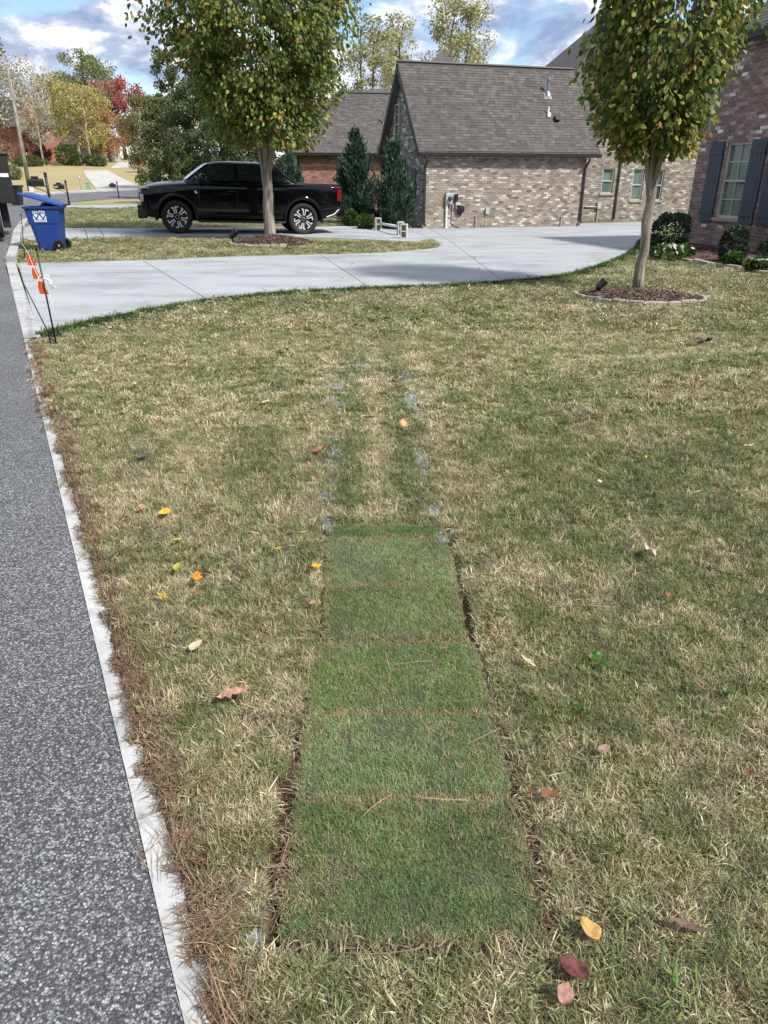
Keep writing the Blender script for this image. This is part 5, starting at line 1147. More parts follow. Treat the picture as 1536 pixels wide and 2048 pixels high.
# ============================================================ PICKUP TRUCK
M['carpaint'] = pm('black_car_paint', (.003, .003, .004), .06, .05, 2, spec=.38)
M['carglass'] = pm('tinted_glass', (.014, .022, .024), .03, .05, 2, spec=1.0, coat=1.0)
M['tyre'] = pm('tyre_rubber', (.016, .016, .017), .8, .2, 20)
M['satin'] = pm('satin_black', (.014, .014, .015), .5, .1)
M['alloy'] = pm('machined_alloy', (.74, .74, .75), .3, .05, metal=.35)
m, nt, b = newmat('tail_lens'); b.inputs['Base Color'].default_value = (.22, .008, .010, 1); b.inputs['Roughness'].default_value = .12; M['red'] = m
M['lens'] = pm('clear_lens', (.55, .57, .6), .15, .05)
TY = R(196); tp = PY(606, 469, 23.5); ux, uy = math.cos(TY), math.sin(TY)      # heading towards the street
tl = Vector((ux, uy, 0)); tsd = Vector((-uy, ux, 0))        # forward, left
tpos = tp + tl * 1.85 - tsd * .86; tpos.z = tp.z + .05
truck = thing('pickup_truck', 'glossy black crew cab pickup parked across the side driveway', 'pickup truck', tpos); truck.rotation_euler = (0, -R(1.6), TY)
ST = [(2.86, .70, .56, 1.10, 1.13), (2.80, .86, .46, 1.18, 1.22), (2.62, .96, .40, 1.25, 1.32), (2.2, 1.005, .36, 1.31, 1.40), (1.85, 1.02, .34, 1.34, 1.43), (1.3, 1.02, .33, 1.38, 1.46), (.9, 1.02, .33, 1.405, 1.46), (0, 1.025, .32, 1.41, 1.44), (-.95, 1.03, .32, 1.42, 1.43), (-1.85, 1.03, .34, 1.42, 1.42), (-2.5, 1.02, .42, 1.42, 1.42), (-2.9, 1.0, .52, 1.42, 1.42), (-3.03, .96, .58, 1.40, 1.41), (-3.07, .86, .66, 1.30, 1.32)]
vs, rings = [], []
for x, w, zb, zs_, zc in ST:
    half = [(.0, zb + .02), (w * .8, zb), (w - .03, zb + .05), (w, zb + .24), (w - .004, .98), (w - .022, zs_ - .15), (w - .05, zs_ - .045), (w - .13, zs_), (w * .5, (zs_ + zc) / 2 + .006), (0, zc)]
    ring = [(x, y, z) for y, z in half] + [(x, -y, z) for y, z in half[-2:0:-1]]; rings.append(len(ring)); vs += ring
n = rings[0]; mb = MB(); mb.add(vs, [(i * n + k, i * n + (k + 1) % n, (i + 1) * n + (k + 1) % n, (i + 1) * n + k) for i in range(len(ST) - 1) for k in range(n)] + [tuple(range(n))[::-1], tuple(range((len(ST) - 1) * n, len(ST) * n))])
body = mb.build('body', M['carpaint'], truck, smooth=True, subsurf=2)
cut = MB()
for x in (1.85, -1.85):
    for s in (-1, 1): cut.lathe([(.535, -.20), (.535, .20)], (x, s * .98, .46), 'y', 36)
cuto = cut.build('arch_cutter', M['satin']); cuto.location = (0, 0, 0)
bm_ = body.modifiers.new('arches', 'BOOLEAN'); bm_.object = cuto; bm_.operation = 'DIFFERENCE'; bm_.solver = 'EXACT'
body.parent = None; bpy.context.view_layer.update(); apply_mods(body); body.parent = truck; bpy.data.objects.remove(cuto)
body.data.polygons.foreach_set('use_smooth', [True] * len(body.data.polygons))
CL = [(1.36, 1.62, -1.66, .95), (1.60, 1.29, -1.40, .885), (1.84, .95, -1.12, .80), (1.925, .78, -.99, .745), (1.965, .5, -.72, .58)]
def cab_w(z): return float(np.interp(z, [c[0] for c in CL], [c[3] for c in CL]))
def cab_f(z): return float(np.interp(z, [c[0] for c in CL], [c[1] for c in CL]))
def cab_r(z): return float(np.interp(z, [c[0] for c in CL], [c[2] for c in CL]))
vs = []; NR = 32
for z, xf, xr, w in CL:
    for k in range(NR):
        a = 2 * math.pi * k / NR; c, s = math.cos(a), math.sin(a); c2, s2 = math.copysign(abs(c) ** .22, c), math.copysign(abs(s) ** .22, s)
        mx_, hf = (xf + xr) / 2, (xf - xr) / 2; vs.append((mx_ + hf * c2 + (.10 * (1 - abs(s2) ** 2) if c > 0 else 0), w * s2, z))
nl = len(CL); vs.append((-.1, 0, 1.985)); mb = MB(); mb.add(vs, [(i * NR + k, i * NR + (k + 1) % NR, (i + 1) * NR + (k + 1) % NR, (i + 1) * NR + k) for i in range(nl - 1) for k in range(NR)] + [((nl - 1) * NR + k, (nl - 1) * NR + (k + 1) % NR, nl * NR) for k in range(NR)])
mb.build('cab', M['carpaint'], truck, smooth=True, subsurf=1)
def side_panel(name, poly, m, off=.006, thick=.006, par=truck, both=True, bulge=True):
    for s in ((1, -1) if both else (1,)):
        mb = MB(); P = [Vector((x, s * (cab_w(z) + off), z)) for x, z in poly]; mb.extrude(P, Vector((0, s * thick, 0))); mb.build(name, M[m], par)
side_panel('side_window', [(1.36, 1.445), (.97, 1.80), (.80, 1.875), (.14, 1.885), (.115, 1.445)], 'carglass')
side_panel('side_window', [(.05, 1.445), (.06, 1.885), (-.80, 1.875), (-.90, 1.82), (-.93, 1.445)], 'carglass')
side_panel('side_window', [(-.99, 1.80), (-1.02, 1.445), (-1.43, 1.445)], 'carglass')
for nm, zz, fn in (('windshield', (1.46, 1.895), cab_f),):
    mb = MB(); nu, nv = 12, 6; V = []
    for j in range(nv + 1):
        z = zz[0] + (zz[1] - zz[0]) * j / nv
        for i in range(nu + 1): s = -1 + 2 * i / nu; V.append((fn(z) + .10 * (1 - s * s) + .012, s * cab_w(z) * .90, z + .004))
    mb.add(V, [(j * (nu + 1) + i, j * (nu + 1) + i + 1, (j + 1) * (nu + 1) + i + 1, (j + 1) * (nu + 1) + i) for j in range(nv) for i in range(nu)]); mb.build(nm, M['carglass'], truck, smooth=True)
mb = MB(); mb.box((-2.33, 0, 1.425), (1.34, 1.66, .05)); mb.build('bed_cover', M['satin'], truck, bevel=.015)
mb = MB()
for s in (1, -1): mb.tube([(-1.0, s * .80, 1.90), (-1.30, s * .87, 1.63), (-1.66, s * .92, 1.42)], [.035, .04, .03], 8)
mb.build('roof_buttress', M['carpaint'], truck, smooth=True)
def wheel(x, s):
    w = tag(bpy.data.objects.new('wheel', None)); scene.collection.objects.link(w); w.parent = truck; w.location = (x, s * .885, .445); w.rotation_euler = (0, rnd.uniform(0, 1), 0 if s > 0 else math.pi)
    t = MB(); t.lathe([(.315, -.13), (.39, -.145), (.435, -.13), (.445, -.08), (.445, .08), (.435, .13), (.39, .145), (.315, .13), (.305, .05)], (0, 0, 0), 'y', 44, caps=False); t.build('tyre', M['tyre'], w, smooth=True)
    r_ = MB(); r_.lathe([(.32, .125), (.312, .132), (.30, .10), (.28, .02), (.10, .03), (0, .035)], (0, 0, 0), 'y', 40, caps=False); r_.lathe([(0, .098), (.07, .095), (.075, .05)], (0, 0, 0), 'y', 20); r_.build('rim', M['satin'], w, smooth=True)
    sp = MB()
    for k in range(6):
        a = 2 * math.pi * k / 6; ro = Matrix.Rotation(a, 3, 'Y')
        f = lambda P: sp.extrude([ro @ Vector(p) for p in P], ro @ Vector((0, .012, 0)))
        f([(.105, .105, .010), (.285, .112, .022), (.285, .112, .058), (.105, .105, .034)]); f([(.105, .105, -.034), (.285, .112, -.058), (.285, .112, -.022), (.105, .105, -.010)])
        f([(.255, .110, .058), (.288, .112, .058), (.262, .112, .132), (.235, .110, .118)]); f([(.255, .110, -.058), (.288, .112, -.058), (.278, .112, -.098), (.248, .110, -.085)])
        sp.lathe([(0, .108), (.010, .108), (.012, .1)], ro @ Vector((.052, 0, 0)), 'y', 8)
    sp.build('spoke', M['alloy'], w)
for x in (1.85, -1.85):
    for s in (1, -1): wheel(x, s)
for x in (1.85, -1.85):
    for s in (1, -1):
        mb = MB(); n = 22; V = []
        for i in range(n + 1):
            a = math.pi * (-.06 + 1.12 * i / n); c, d = math.cos(a), math.sin(a); ro, ri = .60, .525; yo = s * 1.045; yi = s * .99
            V += [(x + ri * c, yi, .46 + ri * d), (x + ri * c, yo, .46 + ri * d), (x + ro * c, yo, .46 + ro * d * 1.03), (x + (ro + .02) * c, yi - s * .01, .46 + (ro + .02) * d * 1.03)]
        mb.add(V, [(i * 4 + k, i * 4 + (k + 1) % 4, i * 4 + 4 + (k + 1) % 4, i * 4 + 4 + k) for i in range(n) for k in range(4)]); mb.build('fender_flare', M['carpaint'], truck, smooth=True)
mb = MB(); mb.box((0, 0, .56), (5.0, 1.3, .36)); mb.build('chassis', M['satin'], truck, bevel=.03)
for s in (1, -1):
    mb = MB(); mb.box((-.02, s * 1.0, .345), (2.55, .16, .06)); mb.build('running_board', M['satin'], truck, bevel=.02)
    mb = MB(); mb.lathe([(0, -.10), (.10, -.085), (.125, 0), (.10, .085), (0, .10)], (1.06, s * 1.16, 1.49), 'y', 14); mb.box((1.10, s * 1.04, 1.43), (.07, .18, .05)); mi = mb.build('mirror', M['carpaint'], truck, smooth=True); mi.scale = (1, 1, 1)
    mb = MB()
    for x in (.25, -.78): mb.box((x, s * 1.03, 1.17), (.20, .018, .035))
    mb.build('door_handle', M['satin'], truck, bevel=.006)
    mb = MB()
    for x in (1.18, .09, -.98): mb.box((x, s * 1.020, .93), (.012, .018, .84))
    mb.build('door_seam', M['satin'], truck)
    mb = MB(); mb.box((-2.955, s * .975, 1.12), (.13, .10, .30), Matrix.Rotation(s * -.10, 3, 'Z')); tlp = mb.build('taillight', M['red'], truck, bevel=.02); mb = MB(); mb.box((-2.90, s * .98, 1.335), (.24, .09, .045)); mb.build('lens', M['red'], tlp, bevel=.01)
    mb = MB(); mb.box((2.68, s * .83, 1.20), (.20, .22, .04), Matrix.Rotation(s * .35, 3, 'Z')); mb.box((2.76, s * .80, .93), (.10, .16, .20)); mb.build('headlight', M['lens'] if s else M['lens'], truck, bevel=.012)
    mb = MB(); mb.box((1.27, s * 1.026, 1.12), (.05, .008, .09), Matrix.Rotation(.6, 3, 'Y')); mb.build('fender_badge', M['alloy'], truck)
mb = MB(); mb.box((2.83, 0, 1.165), (.05, 1.36, .03)); mb.build('light_bar', M['lens'], truck, bevel=.008)
mb = MB(); mb.box((2.84, 0, .98), (.05, 1.3, .22)); mb.build('grille', M['satin'], truck, bevel=.02)
mb = MB(); mb.box((2.80, 0, .52), (.26, 1.74, .26)); mb.box((2.86, 0, .70), (.16, 1.5, .06)); mb.build('front_bumper', M['satin'], truck, bevel=.05)
mb = MB(); mb.box((-3.02, 0, .64), (.24, 1.84, .26)); mb.build('rear_bumper', M['carpaint'], truck, bevel=.05)
mb = MB(); mb.box((-3.08, 0, 1.07), (.03, 1.5, .55)); mb.build('tailgate', M['carpaint'], truck, bevel=.02)
for s in (1, -1):
    mb = MB(); mb.tube([(-2.56, s * 1.03, .52), (-2.80, s * 1.015, .60), (-2.96, s * .96, .74)], .016, 6); mb.build('bumper_trim', M['alloy'], truck)

# ============================================================ WHEELED BIN
M['binblue'] = pm('blue_plastic', (.012, .050, .235), .42, .10, 3, .1, 30)
bp = G(106, 501); bin_ = thing('wheeled_bin', 'blue wheeled bin with white print, its lid propped half open', 'bin', bp, R(8)); 
# local: -x is the lid front, +x the handle and wheels
def loft(levels, mats, name, parent, cap_top=False, hollow=True, **k):
    mb = MB(); V = []; n = None
    for z, x0, x1, y0, y1, rr in levels:
        ring = []
        for cx_, cy_, a0 in ((x1 - rr, y1 - rr, 0), (x0 + rr, y1 - rr, 90), (x0 + rr, y0 + rr, 180), (x1 - rr, y0 + rr, 270)):
            for i in range(5): a = R(a0 + 90 * i / 4); ring.append((cx_ + rr * math.cos(a), cy_ + rr * math.sin(a), z))
        n = len(ring); V += ring
    fs = [(i * n + j, i * n + (j + 1) % n, (i + 1) * n + (j + 1) % n, (i + 1) * n + j) for i in range(len(levels) - 1) for j in range(n)] + [tuple(range(n))[::-1]]
    if cap_top: fs.append(tuple(range((len(levels) - 1) * n, len(levels) * n)))
    mb.add(V, fs); return mb.build(name, mats, parent, smooth=False, **k)
loft([(.02, -.22, .25, -.25, .25, .05), (.06, -.24, .27, -.265, .265, .05), (.60, -.335, .32, -.297, .297, .05), (.64, -.358, .332, -.313, .313, .05), (.95, -.40, .36, -.33, .33, .05), (.955, -.435, .385, -.36, .36, .05), (1.0, -.44, .39, -.365, .365, .05), (1.0, -.40, .36, -.325, .325, .05), (.30, -.27, .27, -.26, .26, .05)], M['binblue'], 'body', bin_, bevel=.006)
for y in (-.12, .12):
    mb = MB(); mb.box((0, -.28, .36), (.02, .05, .55)); 
lid = MB(); nu, nv = 10, 8; V = []; hinge = Vector((.40, 0, 1.035)); la = R(16)
for j in range(nv + 1):
    for i in range(nu + 1):
        u, v = i / nu, -1 + 2 * j / nv; x = -.90 * u; z = .055 * (1 - v ** 4) * (1 - (2 * u - 1) ** 4) + .012; V.append(Vector((x, v * .37, z)))
for j in range(nv + 1):
    for i in range(nu + 1): u, v = i / nu, -1 + 2 * j / nv; V.append(Vector((-.90 * u, v * .37, .055 * (1 - v ** 4) * (1 - (2 * u - 1) ** 4) - .022)))
ro = Matrix.Rotation(la, 3, 'Y'); V = [hinge + ro @ p for p in V]; w_ = nu + 1; h_ = (nu + 1) * (nv + 1)
fs = [(j * w_ + i, j * w_ + i + 1, (j + 1) * w_ + i + 1, (j + 1) * w_ + i) for j in range(nv) for i in range(nu)]; fs += [tuple(h_ + q for q in f[::-1]) for f in fs]
edge = [i for i in range(w_)] + [j * w_ + nu for j in range(1, nv + 1)] + [nv * w_ + i for i in range(nu - 1, -1, -1)] + [j * w_ for j in range(nv - 1, 0, -1)]
fs += [(edge[i], edge[(i + 1) % len(edge)], h_ + edge[(i + 1) % len(edge)], h_ + edge[i]) for i in range(len(edge))]
lid.add(V, fs); lid.build('lid', M['binblue'], bin_, smooth=False)
mb = MB(); mb.tube([(.36, -.30, .97), (.45, -.28, 1.03), (.45, .28, 1.03), (.36, .30, .97)], .02, 8); mb.build('handle', M['binblue'], bin_, smooth=True)
for y in (-.285, .285):
    wv = tag(bpy.data.objects.new('wheel', None)); scene.collection.objects.link(wv); wv.parent = bin_; wv.location = (.25, y, .135); wv.rotation_euler = (0, 0, 0 if y > 0 else math.pi)
    mb = MB(); mb.lathe([(.10, -.03), (.13, -.032), (.138, -.02), (.138, .02), (.13, .032), (.10, .03)], (0, 0, 0), 'y', 26, caps=False); mb.build('tyre', M['tyre'], wv, smooth=True)
    mb = MB(); mb.lathe([(.10, .012), (.02, .014), (0, .014)], (0, 0, 0), 'y', 20, caps=False)
    for k in range(8): mb.box(Matrix.Rotation(k * math.pi / 4, 3, 'Y') @ Vector((.06, .018, 0)), (.075, .010, .014), Matrix.Rotation(k * math.pi / 4, 3, 'Y'))
    mb.build('rim', M['black'], wv); mb = MB(); mb.lathe([(.018, .02), (.018, .045), (0, .045)], (0, 0, 0), 'y', 12); mb.build('axle_cap', M['alloy'], wv)
mb = MB(); mb.tube([(.25, -.27, .135), (.25, .27, .135)], .014, 8); mb.build('axle', M['black'], bin_)
mb = MB()
for x, sx in ((-.10, 1),): mb.extrude([(-.19, -.272, .10), (-.17, -.272, .10), (-.235, -.302, .62), (-.255, -.302, .62)], (0, -.010, 0))
mb.build('moulded_rib', M['binblue'], bin_, bevel=.004)
# printed emblem on the near side: built in the sloping plane of that side
pl = Frame((-.02, -.316 - .0035, .665), (1, 0, 0), (0, -.06, 1), (0, -1, -.06)); M['print'] = pm('white_print', (.72, .76, .80), .6, .08, 20)
mb = MB()
def flat(P, w=0): mb.add([pl((u - .14) * 1.15 - .05, v, .006) for u, v in P], [tuple(range(len(P)))])
flat([(.02, .175), (.075, .09), (.118, .175)]); flat([(.162, .175), (.205, .09), (.262, .175)]); flat([(.01, .15), (.01, .04), (.068, .04)][::-1] if 0 else [(.012, .145), (.066, .055), (.012, .055)]); flat([(.085, .055), (.140, .16), (.195, .055)]); flat([(.214, .055), (.268, .145), (.268, .055)])
flat([(.02, .04), (.268, .04), (.268, .0), (.02, .0)])
emb = mb.build('emblem', M['print'], bin_, fix=False)
mb2 = MB()
for k in range(13): a = .034 + k * .0175; mb2.add([pl(a - .19, .014, .008), pl(a - .19 + .011, .014, .008), pl(a - .19 + .011, .027, .008), pl(a - .19, .027, .008)], [(0, 1, 2, 3)])
mb2.build('small_print', M['binblue'], emb, fix=False)
fc = bpy.data.curves.new('print', 'FONT'); fc.body = 'SANTEK'; fc.size = .080; fc.align_x = 'CENTER'; fc.offset = .0016; to = bpy.data.objects.new('print_source', fc); scene.collection.objects.link(to); bpy.context.view_layer.update()
tm = bpy.data.meshes.new_from_object(to.evaluated_get(bpy.context.evaluated_depsgraph_get())); bpy.data.objects.remove(to); tm.materials.clear(); tm.materials.append(M['print']); lo = link('lettering', tm, bin_); lo.matrix_local = pl.mat(-.05, .190, .006)
bg = thing('rubbish_bag', 'black rubbish bag bulging under the raised bin lid', 'bag', bp, R(8)); mb = MB(); V = []
for j in range(9):
    for i in range(16): a = 2 * math.pi * i / 16; p = math.pi * j / 8; k = 1 + .14 * math.sin(3 * a + j) + .08 * math.sin(7 * a - 2 * j); V.append((.10 + .24 * math.sin(p) * math.cos(a) * k, .26 * math.sin(p) * math.sin(a) * k, .93 - .17 * math.cos(p) * k))
mb.add(V, [(j * 16 + i, j * 16 + (i + 1) % 16, (j + 1) * 16 + (i + 1) % 16, (j + 1) * 16 + i) for j in range(8) for i in range(16)]); mb.build('bag', M['satin'], bg, smooth=True)

# ============================================================ MARKER STAKES AND PENNANT STRING
def stake(label, base, top, hook):
    t = thing('marker_stake', label, 'stake', base); d = top - base; mb = MB(); mb.tube([-d * .06, d], .009, 8); mb.build('rod', M['black'], t, smooth=True)
    mb = MB(); mb.box((-.035, 0, .06), (.07, .012, .012), Matrix.Rotation(.5, 3, 'Y')); mb.box((-.06, 0, .03), (.012, .012, .09)); mb.build('foot_step', M['black'], t); mb = MB(); mb.lathe([(0, 0), (.012, .0), (.012, .03), (0, .03)], d * .985, 'z', 8); mb.build('cap', M['black'], t); return t
s1, s1t = G(113, 690), PY(80, 498, G(113, 690).y); s2, s2t = G(50, 520), PY(42, 428, G(50, 520).y); s1t.x = s1.x - .015
stake('nearer black marker stake in the lawn corner, white string tangled on it', s1, s1t, 0); stake('farther black marker stake beside the blue bin', s2, s2t, 0)
m, nt, b = newmat('orange_vinyl'); b.inputs['Base Color'].default_value = (.95, .13, .012, 1); b.inputs['Roughness'].default_value = .45
t_ = N(nt, 'ShaderNodeBsdfTranslucent'); t_.inputs['Color'].default_value = (1, .16, .02, 1); mx = N(nt, 'ShaderNodeMixShader'); mx.inputs[0].default_value = .4; nt.links.new(b.outputs[0], mx.inputs[1]); nt.links.new(t_.outputs[0], mx.inputs[2]); nt.links.new(mx.outputs[0], nt.nodes['Material Output'].inputs[0]); M['orange'] = m
A = PY(46, 488, s2.y); B = PY(96, 566, s1.y); A.x = s2.x + .01; B.x = s1.x + .02
ln = thing('pennant_string', 'string of orange pennants hanging between the two black stakes', 'pennant string', A)
def sp_(t): return A.lerp(B, t) - A
def find_t(px):
    lo, hi = 0.0, 1.0
    for _ in range(40):
        md = (lo + hi) / 2
        if proj(sp_(md) + A)[0] < px: lo = md
        else: hi = md
    return lo
line = [Vector((0, 0, 0))]
for px, py, hpx in ((57, 508, 22), (67.5, 535, 23), (80, 562, 26)):
    p = sp_(find_t(px)); p = PY(px, py, (p + A).y) - A; sz = hpx * (p + A).y * .93 / F; line.append(p); mb = MB(); V = []
    for j in range(6):
        for i in range(5): u, v = i / 4 - .5, j / 5; wd = sz * (.24 + .80 * v); V.append(p + Vector((1, -.25, 0)).normalized() * (u + .12 * v) * wd + Vector((.006 * math.sin(u * 5 + v * 3) + .10 * sz * v, .010 * math.sin(u * 6 + v * 4), -sz * v * 1.0)))
    mb.add(V, [(j * 5 + i, j * 5 + i + 1, (j + 1) * 5 + i + 1, (j + 1) * 5 + i) for j in range(5) for i in range(4)]); mb.build('pennant', M['orange'], ln, fix=False)
line.append(B - A); line = [a_.lerp(b_, k / 5) for a_, b_ in zip(line[:-1], line[1:]) for k in range(5)] + [B - A]; mb = MB(); mb.tube(line, .004, 6); mb.build('string', M['white'], ln)
mb = MB(); r_ = random.Random(4); c = B - A
for k in range(7):
    P = []; ph = r_.uniform(0, 6.28); ax = Vector((r_.gauss(0, 1), r_.gauss(0, 1) * .5, r_.gauss(0, 1))).normalized(); e1 = ax.cross(Vector((0, 1, .2))).normalized(); e2 = ax.cross(e1); o_ = Vector((r_.uniform(-.02, .07), r_.uniform(-.03, .03), r_.uniform(-.05, .05))); a_, b_ = r_.uniform(.025, .055), r_.uniform(.015, .04)
    for i in range(13): q = 6.283 * i / 12; P.append(c + o_ + e1 * a_ * math.cos(q + ph) + e2 * b_ * math.sin(q) + ax * .02 * math.sin(2 * q))
    mb.tube(P, .0028, 5, caps=False)
mb.tube([c, c + Vector((.02, -.02, -.14)), c + Vector((.03, -.03, -.30))], .0035, 5); tag(mb.build('string_tangle', M['white'], ln, fix=False))

# ============================================================ LANDSCAPE SPOTLIGHTS
def spot(label, p, az, k=1.0):
    t = thing('garden_spotlight', label, 'spotlight', p, az, 'black garden spotlights at the street trees'); t.scale = (k, k, k); mb = MB(); mb.tube([(0, 0, -.05), (0, 0, .10)], .016, 8); mb.build('stem', M['black'], t)
    mb = MB(); ro = Matrix.Rotation(R(48), 3, 'Y'); prof = [(0, -.07), (.035, -.065), (.05, -.02), (.06, .09), (.066, .10), (.066, .12), (.056, .12), (.052, .09)]
    q = MB(); q.lathe(prof, (0, 0, 0), 'z', 16); V = [ro @ Vector(v) + Vector((0, 0, .14)) for v in q.v]; mb.add(V, q.f); hd = mb.build('head', M['black'], t, smooth=True); mb = MB(); mb.lathe([(0, .09), (.053, .09)], (0, 0, 0), 'z', 16); V = [ro @ Vector(v) + Vector((0, 0, .14)) for v in mb.v]; m2 = MB(); m2.add(V, mb.f); m2.build('lens', M['carglass'], hd)
    mb = MB(); mb.lathe([(.0, .012), (.085, .01), (.09, -.02)], (0, 0, 0), 'z', 14); mb.tube([(.03, -.05, .005), (.14, -.10, .012), (.26, -.06, .02)], .008, 5); mb.build('base', M['black'], t)
spot('black spotlight at the left tip of the mulch under the bigger street tree', G(466, 487), R(15), 1.45); spot('black spotlight inside the stone ring of the nearer slim tree', G(1197, 590), R(20), .92)

# ============================================================ CONCRETE BLOCKS AND RAIL
def block(label, px, pyb, rz, Y=None):
    p = G(px, pyb); t = thing('concrete_block', label, 'concrete block', p, rz, 'concrete blocks at the end of the lawn island'); mb = MB(); w, h, d = .20, .40, .20
    # hollow block stood on end: outer shell with two cores seen from the side
    for z in (.015, .2, .385): mb.box((0, 0, z), (w, d, .03))
    for x in (-w / 2 + .016, w / 2 - .016): mb.box((x, 0, .1075), (.032, d, .155)); mb.box((x, 0, .2925), (.032, d, .155))
    mb.build('shell', M['cinder'], t, bevel=.006); mb = MB(); mb.box((0, .07, .2), (.13, .02, .34)); mb.build('web', M['cinder'], t); return t, p
b1, p1 = block('upright hollow block at the left end of the white rail', 756, 461, R(10)); b2, p2 = block('upright hollow block holding the right end of the white rail', 801, 471, R(10)); b3, p3 = block('frontmost hollow block, just right of the rail end', 808, 477, R(-12))
r_t = thing('rail', 'white pipe laid between the hollow concrete blocks', 'rail', p1); mb = MB(); mb.tube([(.1, -.02, .22), tuple(p2 - p1 + Vector((-.1, 0, .26)))], .042, 10); mb.build('pipe', M['white'], r_t, smooth=True)

# ============================================================ FAR STREET FURNITURE
def mailbox(label, px, pyb, pyt, k):
    Y = G(px, pyb).y; b_ = PY(px, pyb, Y); H = PY(px, pyt, Y).z - b_.z; t = thing('mailbox', label, 'mailbox', b_, R(8), 'black post mailboxes along the street'); s = H / 1.5
    mb = MB(); mb.tube([(0, 0, -.1), (0, 0, 1.42 * s)], .055 * s, 10); mb.lathe([(0, 0), (.08 * s, 0), (.085 * s, .10 * s), (.06 * s, .16 * s), (.09 * s, .2 * s), (.06 * s, .24 * s), (0, .24 * s)], (0, 0, .02), 'z', 12); mb.lathe([(.07 * s, -.02), (.05 * s, .02 * s), (.075 * s, .07 * s), (.06 * s, .12 * s), (0, .14 * s)], (0, 0, 1.40 * s), 'z', 12); mb.build('post', M['black'], t, smooth=True)
    mb = MB(); L = .62 * s; prof = [(-.13, 0), (.13, 0), (.13, .17), (.10, .235), (.05, .265), (-.05, .265), (-.10, .235), (-.13, .17)]; mb.extrude([(-.14 * s - L, y * s, 1.02 * s + z * s) for y, z in prof], (L, 0, 0)); mb.box((-.14 * s - L / 2, 0, 1.33 * s), (.30 * s, .03, .10 * s)); mb.build('box', M['black'], t, bevel=.01)
    mb = MB(); mb.tube([(-.6 * s, 0, 1.0 * s), (-.45 * s, 0, .93 * s), (-.25 * s, 0, .86 * s), (0, 0, .72 * s)], .018 * s, 6); mb.tube([(0, 0, 1.0 * s), (-.7 * s, 0, 1.0 * s)], .02 * s, 6); mb.build('bracket', M['black'], t)
    if k: mb = MB(); mb.box((-.14 * s - L + .16 * s, -.135 * s, 1.12 * s), (.22 * s, .008, .05 * s)); mb.build('number_plate', M['white'], t)
mailbox('biggest black mailbox, just above the blue bin lid', 104, 424, 346, 0); mailbox('middle black mailbox with a white strip on its side', 139, 411, 361, 1); mailbox('smallest black mailbox farthest along the street', 238, 396, 363, 0)
u_b = PY(60, 383, 72.0); u_b.z = float(tz(u_b.x, 72)); u_t = PY(14, 130, 72.0) - u_b
po = thing('utility_pole', 'weathered wooden utility pole leaning left behind the biggest mailbox', 'utility pole', u_b); mb = MB(); mb.tube([(0, 0, -.3), u_t * .5, u_t], [.19, .16, .12], 10); mb.build('shaft', M['pole'] if 'pole' in M else M['bark'], po, smooth=True); mb = MB(); mb.box(u_t * .93, (1.8, .10, .12)); mb.build('crossarm', M['bark'], po)
def pedestal(label, px, pyb, pyt, w, m_, name='utility_box'):
    Y = min(G(px, pyb).y, 100); b_ = PY(px, pyb, Y); H = PY(px, pyt, Y).z - b_.z; Wd = PY(px + w / 2, pyb, Y).x - PY(px - w / 2, pyb, Y).x; t = thing(name, label, 'utility box', b_); mb = MB(); mb.box((0, 0, H / 2), (Wd, Wd * .8, H)); mb.build('cabinet', M[m_], t, bevel=Wd * .06); mb = MB(); mb.box((0, 0, H + .02), (Wd * 1.1, Wd * .9, .06)); mb.build('cover', M[m_], t, bevel=.02)
M['palegreen'] = pm('pale_green', (.22, .38, .26), .6, .1); pedestal('small pale green utility box on the verge beyond the far street', 178, 382, 366, 8, 'palegreen'); pedestal('pale grey utility pedestal at the foot of the leaning pole', 64, 384, 374, 7, 'white')
mp_ = PY(163, 382, G(163, 382).y); t = thing('marker_post', 'thin pale marker post on the verge left of the green utility box', 'post', mp_); mb = MB(); mb.tube([(0, 0, -.1), (0, 0, 1.1)], .06, 8); mb.build('shaft', M['palegreen'], t); mb = MB(); mb.lathe([(.065, 0), (.065, .12), (0, .14)], (0, 0, 1.1), 'z', 8); mb.build('cap', M['white'], t)
# far houses on the rise
h1 = PY(40, 331, 124.0); fhs = thing('far_brick_house', 'red brick house with tall chimney on the rise at the far left', 'house', h1, R(-20)); mb = MB(); mb.box((-3.0, 3, 2.6), (17, 6, 5.6)); mb.build('wall', M['brick_far'], fhs)
mb = MB(); mb.add([(-12, -.6, 5.3), (6.0, -.6, 5.3), (6.0, 6.6, 5.3), (-12, 6.6, 5.3), (-10, 3, 9.2), (4.0, 3, 9.2)], [(0, 1, 5, 4), (2, 3, 4, 5), (3, 0, 4), (1, 2, 5), (3, 2, 1, 0)]); mb.build('roof', M['shingle_far'], fhs)
mb = MB(); c0 = PY(111, 329, 122.0) - h1; mb.box((c0.x * .94, c0.y * .9 - .6, 4.0), (1.5, 1.0, 8.6)); mb.box((c0.x * .94, c0.y * .9 - .6, 8.4), (1.8, 1.3, .3)); mb.build('chimney', M['brick_far'], fhs)
for x in (-5.5, -2.2, 1.2):
    mb = MB(); mb.box((x, -.03, 2.0), (1.1, .1, 1.9)); w_ = mb.build('window', M['white'], fhs)
    for z in (1.53, 2.47): mb = MB(); mb.box((x, -.09, z), (.9, .04, .8)); mb.build('pane', M['glass'], w_)
